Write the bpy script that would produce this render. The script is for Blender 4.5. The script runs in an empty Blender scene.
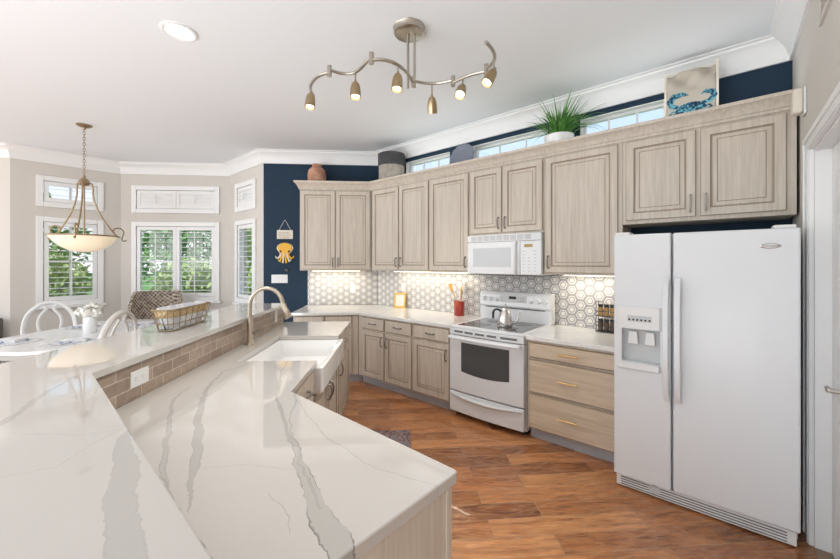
import bpy, bmesh, math, random
from mathutils import Matrix, Vector
random.seed(7)
R = math.radians
scene = bpy.context.scene
COL = scene.collection
# ------------------------------------------------------------------ camera, light, exposure
TH = R(40.5)
cd = bpy.data.cameras.new('camera'); cam = bpy.data.objects.new('camera', cd); COL.objects.link(cam)
cam.location = (0, 0, 1.55); cam.rotation_euler = (R(90), 0, TH)
cd.sensor_width = 36; cd.lens = 360 / 840 * 36; cd.shift_y = -17 / 840; cd.clip_start = .02
scene.camera = cam
vs = scene.view_settings
vs.view_transform = 'Standard'; vs.look = 'None'; vs.gamma = 1; vs.use_curve_mapping = False; vs.exposure = 0.06
w = bpy.data.worlds.new('sky'); scene.world = w; w.use_nodes = True
wn = w.node_tree.nodes; wl = w.node_tree.links
bg = wn['Background']
wtc = wn.new('ShaderNodeTexCoord'); wsx = wn.new('ShaderNodeSeparateXYZ'); wr = wn.new('ShaderNodeValToRGB')
wl.new(wtc.outputs['Generated'], wsx.inputs[0]); wl.new(wsx.outputs['Z'], wr.inputs[0]); wl.new(wr.outputs[0], bg.inputs['Color'])
wr.color_ramp.elements[0].position = 0.0; wr.color_ramp.elements[0].color = (.93, .95, .97, 1)
wr.color_ramp.elements[1].position = 0.38; wr.color_ramp.elements[1].color = (.50, .70, .95, 1)
bg.inputs['Strength'].default_value = 1.25
sl = bpy.data.lights.new('sun', 'SUN'); sl.energy = 3.2; sl.angle = R(1); sl.color = (1, .96, .88); so_ = bpy.data.objects.new('sun', sl); COL.objects.link(so_)
so_.rotation_euler = Vector((-.25, .62, -.85)).to_track_quat('-Z', 'Y').to_euler()
def area(name, loc, target, sx, sy, power, color=(1, 1, 1)):
    l = bpy.data.lights.new(name, 'AREA'); l.shape = 'RECTANGLE'; l.size = sx; l.size_y = sy; l.energy = power; l.color = color
    o = bpy.data.objects.new(name, l); COL.objects.link(o); o.location = loc
    o.rotation_euler = (Vector(target) - Vector(loc)).to_track_quat('-Z', 'Y').to_euler(); return o
area('rear_fill_light', (-3.4, -4.2, 2.2), (-1.9, 3.0, .9), 6.5, 1.8, 75, (.95, .98, 1))  # added fill light, out of view behind the camera
area('upward_fill_light', (-1.4, -2.3, .3), (-1.3, -.3, 3.2), 5.0, 1.6, 200, (.84, .93, 1))  # added upward fill, out of view, brightens the ceiling
area('left_fill_light', (-8.6, -3.2, 1.7), (-2, 2.0, 1.4), 3.5, 2.6, 70, (.96, .98, 1))  # added fill light from the left, out of view

# ------------------------------------------------------------------ frames and helpers
I4 = Matrix.Identity(4)
def rot(deg): return Matrix.Rotation(R(deg), 4, 'Z')
def tr(x, y, z=0): return Matrix.Translation((x, y, z))
CT, ST = math.cos(TH), math.sin(TH)
def cw(X, Z): return (CT * X - ST * Z, ST * X + CT * Z)       # metres right of / ahead of the tripod -> room axes
MD = rot(45)          # the diagonal wall's axes
MN = rot(178.5)       # near leg of the peninsula, x to the left end, y towards the bar
MS = rot(133.5)       # sink leg of the peninsula, x away from the viewer, y towards the bar
WM = {}
def wm(o): return WM.get(o.name, I4)

class MB:
    def __init__(s): s.bm = bmesh.new()
    def face(s, vs, mat=0):
        try:
            f = s.bm.faces.new(vs); f.material_index = mat; return f
        except ValueError: return None
    def box(s, x0, x1, y0, y1, z0, z1, mat=0, M=None):
        v = [s.bm.verts.new((M @ Vector(p)) if M else p) for p in
             ((x0, y0, z0), (x1, y0, z0), (x1, y1, z0), (x0, y1, z0), (x0, y0, z1), (x1, y0, z1), (x1, y1, z1), (x0, y1, z1))]
        for q in ((0, 3, 2, 1), (4, 5, 6, 7), (0, 1, 5, 4), (1, 2, 6, 5), (2, 3, 7, 6), (3, 0, 4, 7)): s.face([v[i] for i in q], mat)
        return s
    def prism(s, pts, z0, z1, mat=0, M=None):
        g = lambda p: (M @ Vector(p)) if M else p
        a = [s.bm.verts.new(g((p[0], p[1], z0))) for p in pts]; b = [s.bm.verts.new(g((p[0], p[1], z1))) for p in pts]
        n = len(pts); s.face(a[::-1], mat); s.face(b, mat)
        for i in range(n): s.face([a[i], a[(i + 1) % n], b[(i + 1) % n], b[i]], mat)
        return s
    def rings(s, rs, mats=None, cap0=False, cap1=True, closed=True):
        vv = [[s.bm.verts.new(p) for p in r] for r in rs]; n = len(rs[0])
        for k in range(len(vv) - 1):
            m = mats[k] if mats else 0
            for i in range(n if closed else n - 1): s.face([vv[k][i], vv[k][(i + 1) % n], vv[k + 1][(i + 1) % n], vv[k + 1][i]], m)
        if cap1: s.face(vv[-1], mats[-1] if mats and len(mats) >= len(vv) else 0)
        if cap0: s.face(vv[0][::-1], 0)
        return s
    def tube(s, pts, r, seg=8, closed=False, mat=0, flat=1.0):
        P = [Vector(p) for p in pts]; n = len(P); rs = []
        up = None
        for i in range(n):
            if closed: d = P[(i + 1) % n] - P[i - 1]
            else: d = P[min(i + 1, n - 1)] - P[max(i - 1, 0)]
            d.normalize()
            if up is None: up = d.orthogonal().normalized()
            up = (up - d * up.dot(d))
            if up.length < 1e-5: up = d.orthogonal()
            up.normalize(); sd = d.cross(up)
            rr = r[i] if isinstance(r, (list, tuple)) else r
            rs.append([P[i] + up * rr * math.cos(2 * math.pi * k / seg) + sd * rr * flat * math.sin(2 * math.pi * k / seg) for k in range(seg)])
        if closed: rs.append(rs[0][:])
        s.rings(rs, [mat] * len(rs), cap0=not closed, cap1=not closed); return s
    def lathe(s, prof, c=(0, 0, 0), seg=28, M=None, mat=0, caps=True):
        rs = []
        for r, z in prof:
            ring = []
            for k in range(seg):
                a = 2 * math.pi * k / seg; p = Vector((r * math.cos(a), r * math.sin(a), z))
                if M: p = M @ p
                ring.append(p + Vector(c))
            rs.append(ring)
        s.rings(rs, [mat] * len(rs), cap0=caps and prof[0][0] > 1e-4, cap1=caps and prof[-1][0] > 1e-4); return s
    def ball(s, c, r, seg=12, mat=0, sq=(1, 1, 1)):
        n = seg // 2; prof = [(math.sin(math.pi * i / n) * r + 1e-5, -math.cos(math.pi * i / n) * r) for i in range(n + 1)]
        return s.lathe(prof, c, seg, Matrix.Diagonal((sq[0], sq[1], sq[2], 1)), mat, caps=False)
    def sweep(s, line, prof, mat=0):
        n = len(line); L = [Vector((p[0], p[1])) for p in line]; rs = []
        for i in range(n):
            dirs = []
            if i > 0: dirs.append((L[i] - L[i - 1]).normalized())
            if i < n - 1: dirs.append((L[i + 1] - L[i]).normalized())
            ns = [Vector((d.y, -d.x)) for d in dirs]
            m = sum(ns, Vector((0, 0))); m.normalize(); m /= max(.2, m.dot(ns[0]))
            rs.append([Vector((L[i].x + m.x * o, L[i].y + m.y * o, z)) for o, z in prof])
        s.rings(rs, [mat] * len(rs), cap0=True, cap1=True); return s
    def build(s, name, mats, parent=None, M=None, bevel=0, seg=2, smooth=True, weld=False):
        if weld: bmesh.ops.remove_doubles(s.bm, verts=s.bm.verts, dist=1e-5)
        bmesh.ops.recalc_face_normals(s.bm, faces=s.bm.faces)
        me = bpy.data.meshes.new(name); s.bm.to_mesh(me); s.bm.free()
        for m in (mats if isinstance(mats, (list, tuple)) else [mats]): me.materials.append(m)
        if smooth:
            me.polygons.foreach_set('use_smooth', [True] * len(me.polygons)); me.set_sharp_from_angle(angle=R(35))
        o = bpy.data.objects.new(name, me); COL.objects.link(o)
        if M is None: M = wm(parent) if parent else I4
        if parent:
            o.parent = parent; o.matrix_parent_inverse = wm(parent).inverted()
        o.matrix_basis = M; WM[o.name] = M.copy()
        if bevel:
            b = o.modifiers.new('bevel', 'BEVEL'); b.width = bevel; b.segments = seg; b.limit_method = 'ANGLE'; b.angle_limit = R(40)
        return o
def tag(o, label, cat, group=None):
    o['label'] = label; o['category'] = cat
    if group: o['group'] = group
    return o
def thing(name, M, label, cat, group=None):
    o = bpy.data.objects.new(name, None); COL.objects.link(o); o.matrix_basis = M; WM[o.name] = M.copy(); o.empty_display_size = .1
    return tag(o, label, cat, group)
def struct(o): o['kind'] = 'structure'; return o
def off(parent, x, y, z=0): return wm(parent) @ tr(x, y, z)

# ------------------------------------------------------------------ materials
def mat(name, color, rough=.5, metal=0, spec=.5, emit=None, estr=0, coat=0):
    m = bpy.data.materials.new(name); m.use_nodes = True; b = m.node_tree.nodes['Principled BSDF']
    b.inputs['Base Color'].default_value = (*color, 1); b.inputs['Roughness'].default_value = rough; b.inputs['Metallic'].default_value = metal
    b.inputs['Specular IOR Level'].default_value = spec; b.inputs['Coat Weight'].default_value = coat
    if emit: b.inputs['Emission Color'].default_value = (*emit, 1); b.inputs['Emission Strength'].default_value = estr
    return m
class N:
    def __init__(s, m): s.t = m.node_tree; s.b = s.t.nodes['Principled BSDF']
    def n(s, typ, **k):
        x = s.t.nodes.new('ShaderNode' + typ)
        for a, v in k.items(): setattr(x, a, v)
        return x
    def l(s, a, b): s.t.links.new(a, b)
    def math(s, op, a, b=None, c=None):
        x = s.n('Math', operation=op)
        for i, v in enumerate((a, b, c)):
            if v is None: continue
            if isinstance(v, (int, float)): x.inputs[i].default_value = v
            else: s.l(v, x.inputs[i])
        return x.outputs[0]
    def vm(s, op, a, b=None, out=0):
        x = s.n('VectorMath', operation=op)
        for i, v in enumerate((a, b)):
            if v is None: continue
            if isinstance(v, (tuple, list, Vector)): x.inputs[i].default_value = v
            else: s.l(v, x.inputs[i])
        return x.outputs[out]
    def coord(s, scale=(1, 1, 1), rz=0):
        tc = s.n('TexCoord'); mp = s.n('Mapping'); mp.inputs['Scale'].default_value = scale; mp.inputs['Rotation'].default_value = (0, 0, rz)
        s.l(tc.outputs['Object'], mp.inputs[0]); return mp.outputs[0]
    def noise(s, v, scale, detail=3, rough=.5):
        x = s.n('TexNoise'); x.inputs['Scale'].default_value = scale; x.inputs['Detail'].default_value = detail; x.inputs['Roughness'].default_value = rough
        s.l(v, x.inputs['Vector']); return x.outputs['Fac']
    def ramp(s, f, stops):
        x = s.n('ValToRGB'); e = x.color_ramp.elements
        while len(e) < len(stops): e.new(.5)
        for i, (p, c) in enumerate(stops): e[i].position = p; e[i].color = (*c, 1) if len(c) == 3 else c
        s.l(f, x.inputs[0]); return x.outputs[0]
    def mix(s, f, a, b, typ='MIX'):
        x = s.n('Mix', data_type='RGBA', blend_type=typ)
        for i, v in ((0, f), (6, a), (7, b)):
            if isinstance(v, (int, float)): x.inputs[i].default_value = v
            elif isinstance(v, tuple): x.inputs[i].default_value = (*v, 1)
            else: s.l(v, x.inputs[i])
        return x.outputs[2]
    def color(s, c): s.l(c, s.b.inputs['Base Color'])
    def bump(s, h, st=.2, d=.002):
        x = s.n('Bump'); x.inputs['Strength'].default_value = st; x.inputs['Distance'].default_value = d; s.l(h, x.inputs['Height']); s.l(x.outputs[0], s.b.inputs['Normal'])

def grain(name, c0, c1, scale=(38, 38, 1.6), rough=.42, amt=1.0):
    m = mat(name, c0, rough); k = N(m); v = k.coord(scale)
    f = k.noise(v, 1.6, 5, .62); v2 = k.coord((scale[0] * .12, scale[1] * .12, scale[2] * .3)); g = k.noise(v2, 2, 2)
    f = k.math('ADD', k.math('MULTIPLY', f, .75), k.math('MULTIPLY', g, .25))
    k.color(k.ramp(f, [(.32, c1), (.62, c0)])); k.bump(f, .12, .001); return m
GREIGE = grain('greige_wood', (.640, .570, .485), (.490, .425, .350))
GLAZE = grain('glazed_wood', (.40, .325, .25), (.30, .235, .175))
OAK = grain('light_oak', (.640, .535, .415), (.49, .39, .28), (2.0, 2.0, 34), .45)
OAKEDGE = grain('oak_edge', (.33, .24, .15), (.25, .17, .10), (2, 2, 30))
TOE = mat('toe_kick_paint', (.46, .47, .50), .5)
WALL = mat('beige_paint', (.640, .605, .555), .75)
_k = N(WALL); _k.bump(_k.noise(_k.coord((1, 1, 1)), 160, 3), .08, .001)
BLUE = mat('navy_paint', (.011, .032, .062), .65, spec=.3)
_k = N(BLUE); _k.bump(_k.noise(_k.coord((1, 1, 1)), 160, 3), .08, .001)
CEIL = mat('ceiling_paint', (.82, .845, .865), .9)
_k = N(CEIL); _k.bump(_k.noise(_k.coord((1, 1, 1)), 90, 3), .1, .001)
TRIM = mat('white_trim', (.84, .84, .83), .4)
WHITE = mat('appliance_white', (.74, .755, .77), .38, coat=.1)
WHITE2 = mat('white_plastic', (.78, .78, .77), .35)
GREYW = mat('grey_white_plastic', (.56, .57, .57), .35)
PORC = mat('porcelain', (.86, .86, .85), .08, coat=.6)
BLACK = mat('black_plastic', (.012, .012, .013), .35)
DARK = mat('dark_gap', (.03, .03, .032), .6)
BGLASS = mat('black_glass', (.012, .012, .014), .04, spec=.7, coat=.5)
OVGLASS = mat('oven_glass', (.075, .078, .082), .08, spec=.6, coat=.4)
MWGLASS = mat('microwave_glass', (.42, .43, .44), .09, spec=.6, coat=.6)
NICKEL = mat('brushed_nickel', (.56, .53, .49), .32, 1)
PEWTER = mat('pewter', (.30, .28, .26), .35, 1)
STEEL = mat('steel', (.62, .60, .58), .2, 1)
BRASS = mat('brass', (.62, .44, .20), .3, 1)
FNICK = mat('faucet_nickel', (.60, .53, .44), .28, 1)
BRONZE = mat('antique_bronze', (.36, .27, .17), .42, .85)
TRACKM = mat('track_nickel', (.46, .42, .36), .3, 1)
GOLD = mat('gold_frame', (.62, .40, .10), .35, .8)
TERRA = mat('terracotta', (.52, .25, .16), .8)
_k = N(TERRA); _k.color(_k.ramp(_k.noise(_k.coord((1, 1, 1)), 9, 4), [(.35, (.42, .19, .12)), (.65, (.62, .36, .25))]))
RED = mat('red_glaze', (.42, .035, .02), .2, coat=.5)
_k = N(RED); _k.color(_k.ramp(_k.noise(_k.coord((1, 1, .6)), 8, 4), [(.35, (.55, .07, .02)), (.62, (.33, .015, .012))]))
WOODUT = mat('spoon_wood', (.62, .34, .10), .5)
PAPER = mat('paper_white', (.80, .78, .73), .7)
CANVAS = mat('canvas_cloth', (.50, .45, .38), .9)
CRABM = mat('crab_print', (.04, .16, .24), .8)
_k = N(CRABM); _k.color(_k.ramp(_k.noise(_k.coord((1, 1, 1)), 55, 4), [(.40, (.008, .025, .06)), (.5, (.03, .14, .22)), (.6, (.16, .42, .48))]))
GREYRUG = mat('grey_rug', (.14, .14, .145), .95)
SLATE = mat('slate_blue_plate', (.17, .19, .24), .35)
YEL = mat('octopus_yellow', (.80, .44, .03), .5)
CREAM = mat('cream_paint', (.76, .70, .60), .6)
BROWNP = mat('brown_paint', (.22, .11, .06), .6)
LEAFM = mat('blade_green', (.10, .30, .05), .45)
_k = N(LEAFM); _k.color(_k.ramp(_k.noise(_k.coord((1, 1, 1)), 14, 2), [(.3, (.03, .14, .02)), (.7, (.16, .40, .07))]))
PETAL = mat('white_petal', (.84, .82, .76), .7)
CHAIRW = mat('chair_white', (.80, .80, .79), .4)
CHAIRG = mat('chair_grey_white', (.62, .60, .56), .45)
UPH = mat('grey_upholstery', (.16, .15, .14), .9)
TABLEW = mat('table_white', (.80, .80, .80), .22, coat=.3)
SPICE = mat('spice_jar_amber', (.45, .26, .09), .25)
SPICED = mat('spice_jar_dark', (.10, .06, .04), .25)
GRASS = mat('lawn_green', (.13, .28, .05), .9)
FOL = [mat('foliage_%s' % n, c, .6) for n, c in (('bright', (.38, .50, .17)), ('mid', (.16, .34, .08)), ('deep', (.10, .18, .10)), ('grey', (.30, .31, .27)))]
BARK = mat('bark', (.16, .12, .09), .9)
LOUV = mat('shutter_white', (.82, .82, .81), .45)
LAMPON = mat('lamp_on', (1, .95, .85), .5, emit=(1, .86, .62), estr=9)
CANON = mat('can_on', (1, 1, 1), .5, emit=(1, .95, .86), estr=5)
FILLON = mat('ceiling_fill_on', (1, 1, 1), .5, emit=(.93, .97, 1), estr=1.2)  # glow of the added strips on the cabinet tops
ALAB = mat('alabaster_glass', (.86, .78, .63), .25, emit=(1, .78, .48), estr=.32, coat=.5)
DISP = mat('amber_display', (.02, .02, .02), .3, emit=(.9, .55, .05), estr=.35)
BULB = mat('bulb', (1, 1, 1), .4, emit=(1, .88, .66), estr=4)
WICK = mat('wicker', (.30, .24, .18), .8)
def wicker(m, c0, c1, sc):
    k = N(m); v = k.coord((1, 1, 1)); sep = k.n('SeparateXYZ'); k.l(v, sep.inputs[0])
    a = k.math('SINE', k.math('MULTIPLY', k.math('ADD', sep.outputs[0], sep.outputs[1]), sc)); b = k.math('SINE', k.math('MULTIPLY', sep.outputs[2], sc))
    h = k.math('MULTIPLY', a, b); n = k.noise(v, 22, 3)
    f = k.math('ADD', k.math('MULTIPLY', h, .28), n); k.color(k.ramp(f, [(.25, c1), (.72, c0)])); k.bump(h, .6, .006)
wicker(WICK, (.52, .44, .36), (.10, .07, .05), 105)
BASK = mat('basket_weave', (.35, .32, .27), .9); wicker(BASK, (.50, .46, .40), (.30, .265, .22), 150)
BASKD = mat('basket_weave_dark', (.05, .05, .055), .9); wicker(BASKD, (.10, .10, .105), (.03, .03, .033), 150)
SEAG = mat('seagrass_band', (.60, .44, .24), .85); wicker(SEAG, (.72, .54, .32), (.50, .35, .17), 260)
LINEN = mat('striped_linen', (.72, .72, .72), .9)
_k = N(LINEN); _v = _k.coord((1, 1, 1)); _k.color(_k.ramp(_k.noise(_v, 18, 3), [(.4, (.80, .80, .79)), (.55, (.60, .62, .68)), (.66, (.80, .79, .78))]))
MATW = mat('placemat_weave', (.5, .5, .5), .9)
_k = N(MATW); _v = _k.coord((1, 1, 1)); _k.color(_k.ramp(_k.noise(_v, 16, 4), [(.36, (.16, .20, .34)), (.47, (.62, .63, .66)), (.7, (.80, .80, .80))]))
RUG = mat('rug_pattern', (.2, .12, .12), .95)
_k = N(RUG); _v = _k.coord((1, 1, 1)); _k.color(_k.ramp(_k.noise(_v, 40, 3), [(.35, (.03, .03, .06)), (.47, (.24, .12, .09)), (.56, (.30, .28, .30)), (.68, (.07, .06, .10))]))
def glassmat():
    m = bpy.data.materials.new('window_glass'); m.use_nodes = True; t = m.node_tree; t.nodes.clear()
    o = t.nodes.new('ShaderNodeOutputMaterial'); mx = t.nodes.new('ShaderNodeMixShader'); a = t.nodes.new('ShaderNodeBsdfTransparent'); g = t.nodes.new('ShaderNodeBsdfGlossy')
    g.inputs['Roughness'].default_value = .02; mx.inputs[0].default_value = .06
    t.links.new(a.outputs[0], mx.inputs[1]); t.links.new(g.outputs[0], mx.inputs[2]); t.links.new(mx.outputs[0], o.inputs[0]); return m
GLASS = glassmat()
def floor_mat():
    m = mat('hardwood_planks', (.4, .18, .07), .25, coat=.25); k = N(m)
    tc = k.n('TexCoord'); mp = k.n('Mapping'); mp.inputs['Rotation'].default_value = (0, 0, R(-45)); k.l(tc.outputs['Object'], mp.inputs[0]); v = mp.outputs[0]
    def brick(c1, c2, mo, ms):
        b = k.n('TexBrick'); b.offset = .37; b.offset_frequency = 2; b.squash = 1
        b.inputs['Scale'].default_value = 1; b.inputs['Brick Width'].default_value = .92; b.inputs['Row Height'].default_value = .142
        b.inputs['Mortar Size'].default_value = ms; b.inputs['Mortar Smooth'].default_value = .2; b.inputs['Bias'].default_value = 0
        b.inputs['Color1'].default_value = c1; b.inputs['Color2'].default_value = c2; b.inputs['Mortar'].default_value = mo; k.l(v, b.inputs['Vector']); return b
    b = brick((0, 0, 0, 1), (1, 1, 1, 1), (.5, .5, .5, 1), .0022)
    base = k.ramp(b.outputs['Color'], [(0, (.25, .092, .036)), (.3, (.41, .158, .060)), (.65, (.53, .218, .084)), (1, (.66, .31, .13))])
    mp2 = k.n('Mapping'); mp2.inputs['Scale'].default_value = (1.3, 9, 1); k.l(v, mp2.inputs[0])
    off_ = k.vm('ADD', mp2.outputs[0], None); x = off_.node; sc = k.n('VectorMath', operation='SCALE'); sc.inputs[3].default_value = 7; k.l(b.outputs['Color'], sc.inputs[0]); k.l(sc.outputs[0], x.inputs[1])
    g = k.noise(off_, 3.4, 9, .72)
    col = k.mix(1.0, base, k.ramp(g, [(.34, (.40, .31, .26)), (.47, (.85, .82, .80)), (.55, (1.05, 1.05, 1.05)), (.68, (1.35, 1.38, 1.40))]), 'MULTIPLY')
    wv = k.noise(off_, .9, 3, .5); sw = k.math('ABSOLUTE', k.math('SINE', k.math('MULTIPLY', wv, 46)))
    col = k.mix(k.math('MULTIPLY', k.math('POWER', sw, 5), .38), col, (.60, .34, .17))
    col = k.mix(k.math('MULTIPLY', b.outputs['Fac'], .75), col, (.50, .33, .20))
    k.color(col); k.l(k.ramp(g, [(.3, (.34, .34, .34)), (.7, (.2, .2, .2))]), k.b.inputs['Roughness'])
    k.bump(k.math('SUBTRACT', g, k.math('MULTIPLY', b.outputs['Fac'], .6)), .25, .0015); return m
FLOOR = floor_mat()
def hex_mat():
    m = mat('hexagon_marble_tile', (.7, .7, .7), .28); k = N(m); tc = k.n('TexCoord'); sp = k.n('SeparateXYZ'); k.l(tc.outputs['Object'], sp.inputs[0])
    a = .098
    px = k.math('DIVIDE', sp.outputs[2], a); py = k.math('DIVIDE', sp.outputs[0], a); S = math.sqrt(3)
    def cell(o):
        gx = k.math('SUBTRACT', k.math('FLOORED_MODULO', k.math('SUBTRACT', px, .5 * o), 1.0), .5)
        gy = k.math('SUBTRACT', k.math('FLOORED_MODULO', k.math('SUBTRACT', py, S / 2 * o), S), S / 2)
        ax = k.math('ABSOLUTE', gx); ay = k.math('ABSOLUTE', gy)
        return k.math('MAXIMUM', ax, k.math('ADD', k.math('MULTIPLY', ax, .5), k.math('MULTIPLY', ay, S / 2)))
    d = k.math('MINIMUM', cell(0), cell(1)); n = k.noise(tc.outputs['Object'], 16, 5, .6)
    d2 = k.math('ADD', d, k.math('MULTIPLY', k.math('SUBTRACT', n, .5), .012))
    r = k.ramp(d2, [(0, (.82, .80, .76)), (.205, (.82, .80, .76)), (.225, (.28, .27, .27)), (.275, (.36, .35, .35)), (.295, (.76, .74, .72)), (.405, (.70, .69, .68)), (.425, (.30, .29, .30)), (.5, (.42, .41, .41))])
    k.color(k.mix(k.math('MULTIPLY', n, .5), r, k.ramp(n, [(.35, (.42, .42, .45)), (.62, (.86, .84, .80))]), 'MULTIPLY')); return m
HEXM = hex_mat()
def brickmat():
    m = mat('taupe_wall_tile', (.3, .22, .17), .35); k = N(m); tc = k.n('TexCoord'); sp = k.n('SeparateXYZ'); k.l(tc.outputs['Object'], sp.inputs[0])
    cb = k.n('CombineXYZ'); k.l(sp.outputs[0], cb.inputs[0]); k.l(k.math('SUBTRACT', sp.outputs[2], .912), cb.inputs[1])
    b = k.n('TexBrick'); b.offset = .5; b.inputs['Scale'].default_value = 1; b.inputs['Brick Width'].default_value = .155; b.inputs['Row Height'].default_value = .0585
    b.inputs['Mortar Size'].default_value = .0022; b.inputs['Bias'].default_value = -.1
    b.inputs['Color1'].default_value = (.41, .315, .245, 1); b.inputs['Color2'].default_value = (.27, .195, .150, 1); b.inputs['Mortar'].default_value = (.58, .50, .42, 1)
    k.l(cb.outputs[0], b.inputs['Vector']); n = k.noise(tc.outputs['Object'], 30, 4)
    k.color(k.mix(.35, b.outputs['Color'], k.ramp(n, [(.3, (.5, .5, .5)), (.7, (1.3, 1.3, 1.3))]), 'MULTIPLY')); k.bump(k.math('MULTIPLY', b.outputs['Fac'], -1), .3, .002); return m
TILE = brickmat()
def quartz(name, veins, base=(.57, .545, .515)):
    m = mat(name, base, .035, coat=.3); m.node_tree.nodes['Principled BSDF'].inputs['Coat Roughness'].default_value = .03; k = N(m); tc = k.n('TexCoord'); v = tc.outputs['Object']
    mul = k.n('VectorMath', operation='MULTIPLY'); mul.inputs[1].default_value = (1, 1, 0); k.l(v, mul.inputs[0])
    nz = k.n('TexNoise'); nz.inputs['Scale'].default_value = 9; nz.inputs['Detail'].default_value = 5; nz.inputs['Roughness'].default_value = .62; k.l(v, nz.inputs['Vector'])
    of = k.vm('SUBTRACT', nz.outputs['Color'], (.5, .5, .5)); sc = k.n('VectorMath', operation='SCALE'); sc.inputs[3].default_value = .05; k.l(of, sc.inputs[0])
    p = k.vm('ADD', mul.outputs[0], sc.outputs[0]); p = k.vm('MULTIPLY', p, (1, 1, 0))
    fine = k.noise(v, 60, 4, .7); broad = k.noise(v, 2.2, 3)
    col = k.ramp(broad, [(.3, tuple(c * .965 for c in base)), (.7, base)])
    # faint hairlines everywhere
    hl = k.n('TexNoise'); hl.inputs['Scale'].default_value = 2.6; hl.inputs['Detail'].default_value = 6; hl.inputs['Roughness'].default_value = .6; k.l(p, hl.inputs['Vector'])
    h = k.math('ABSOLUTE', k.math('SUBTRACT', hl.outputs['Fac'], .5))
    col = k.mix(k.math('MULTIPLY', k.math('LESS_THAN', h, .0035), k.math('MULTIPLY', broad, .45)), col, (.52, .50, .46))
    for pts, depth, edgek in veins:
        dm = None; ns = len(pts) - 1
        for i in range(ns):
            a = Vector((*pts[i][:2], 0)); b = Vector((*pts[i + 1][:2], 0)); ba = b - a; wa = pts[i][2]; wb = pts[i + 1][2]
            pa = k.vm('SUBTRACT', p, tuple(a)); t = k.math('DIVIDE', k.vm('DOT_PRODUCT', pa, tuple(ba), 1), ba.length_squared)
            mr = k.n('Clamp'); k.l(t, mr.inputs[0]); t = mr.outputs[0]
            s2 = k.n('VectorMath', operation='SCALE'); s2.inputs[0].default_value = ba; k.l(t, s2.inputs[3])
            d = k.vm('LENGTH', k.vm('SUBTRACT', pa, s2.outputs[0]), None, 1)
            d = k.math('DIVIDE', d, k.math('ADD', wa, k.math('MULTIPLY', t, wb - wa)))
            dm = d if dm is None else k.math('MINIMUM', dm, d)
        dn = k.math('ADD', dm, k.math('MULTIPLY', k.math('SUBTRACT', fine, .5), .35))
        g = depth
        fillc = (.36, .355, .33); edge = (.17, .165, .145)
        mask = k.ramp(dn, [(0, (g, g, g)), (.90, (g, g, g)), (1.02, (0, 0, 0))])
        col = k.mix(mask, col, fillc)
        brk = k.ramp(k.noise(v, 7, 2), [(.42, (0, 0, 0)), (.55, (1, 1, 1))])
        em = k.ramp(dn, [(.84, (0, 0, 0)), (.93, (1, 1, 1)), (1.0, (1, 1, 1)), (1.06, (0, 0, 0))])
        col = k.mix(k.math('MULTIPLY', k.math('MULTIPLY', em, brk), edgek), col, edge)
    k.color(col); return m
QC = quartz('quartz_counter', [
    ([(-2.317, 1.174, 0.003), (-2.232, 0.843, 0.005), (-1.982, 0.669, 0.009), (-1.629, 0.521, 0.016), (-1.363, 0.442, 0.016), (-1.188, 0.369, 0.008), (-1.046, 0.314, 0.002)], 0.6, 0.5),
    ([(-2.088, 0.635, 0.002), (-1.95, 0.524, 0.006), (-1.615, 0.418, 0.008), (-1.348, 0.336, 0.009), (-1.202, 0.309, 0.004)], 0.45, 0.9),
    ([(-1.267, 0.315, 0.003), (-1.108, 0.296, 0.008), (-0.986, 0.283, 0.017), (-0.81, 0.272, 0.03)], 0.55, 0.8),
    ([(-2.506, 1.51, 0.002), (-1.972, 1.066, 0.004), (-1.584, 0.837, 0.005), (-1.269, 0.714, 0.008), (-1.021, 0.615, 0.014), (-0.823, 0.539, 0.026), (-0.684, 0.501, 0.038), (-0.581, 0.467, 0.03)], 0.55, 0.8),
    ([(-1.99, 1.326, 0.002), (-1.696, 1.01, 0.003), (-1.343, 0.764, 0.003), (-0.992, 0.604, 0.003), (-0.803, 0.541, 0.004)], 0.5, 0.9),
    ([(-1.521, 0.891, 0.002), (-1.083, 0.771, 0.0025), (-0.81, 0.759, 0.002), (-0.626, 0.807, 0.0015)], 0.5, 0.3),
    ([(-1.234, 0.411, 0.0015), (-1.146, 0.516, 0.0015), (-0.996, 0.6, 0.0015)], 0.35, 0.1),
    ([(-0.96, 0.481, 0.0015), (-0.844, 0.472, 0.002), (-0.777, 0.445, 0.001)], 0.5, 0.3),
    ([(-2.307, 1.47, 0.003), (-2.745, 2.183, 0.008), (-3.177, 2.263, 0.006)], 0.5, 0.5)])
QB = quartz('quartz_bar', [
    ([(-1.187, 0.231, 0.003), (-1.119, 0.204, 0.016), (-0.951, 0.169, 0.024), (-0.769, 0.134, 0.026), (-0.627, 0.116, 0.03)], 0.5, 0.15),
    ([(-1.464, 0.003, 0.01), (-1.605, 0.058, 0.009), (-1.782, 0.14, 0.006), (-1.871, 0.196, 0.003)], 0.5, 0.4),
    ([(-1.104, 0.002, 0.0015), (-1.078, 0.085, 0.002), (-1.156, 0.16, 0.002), (-1.202, 0.226, 0.0015)], 0.3, 0.1),
    ([(-1.403, 0.002, 0.0015), (-1.227, 0.132, 0.002), (-1.186, 0.203, 0.002)], 0.3, 0.1),
    ([(-2.526, 0.31, 0.002), (-2.749, 0.668, 0.004), (-3.132, 1.13, 0.003)], 0.4, 0.2)], (.53, .51, .485))
QW = quartz('quartz_back', [([(-1.3, 3.2, .005), (-.9, 3.5, .01), (-.6, 3.6, .006)], .35, .2), ([(-3.4, 3.1, .003), (-3.0, 3.5, .003)], .3, .1)], (.82, .81, .79))

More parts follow.
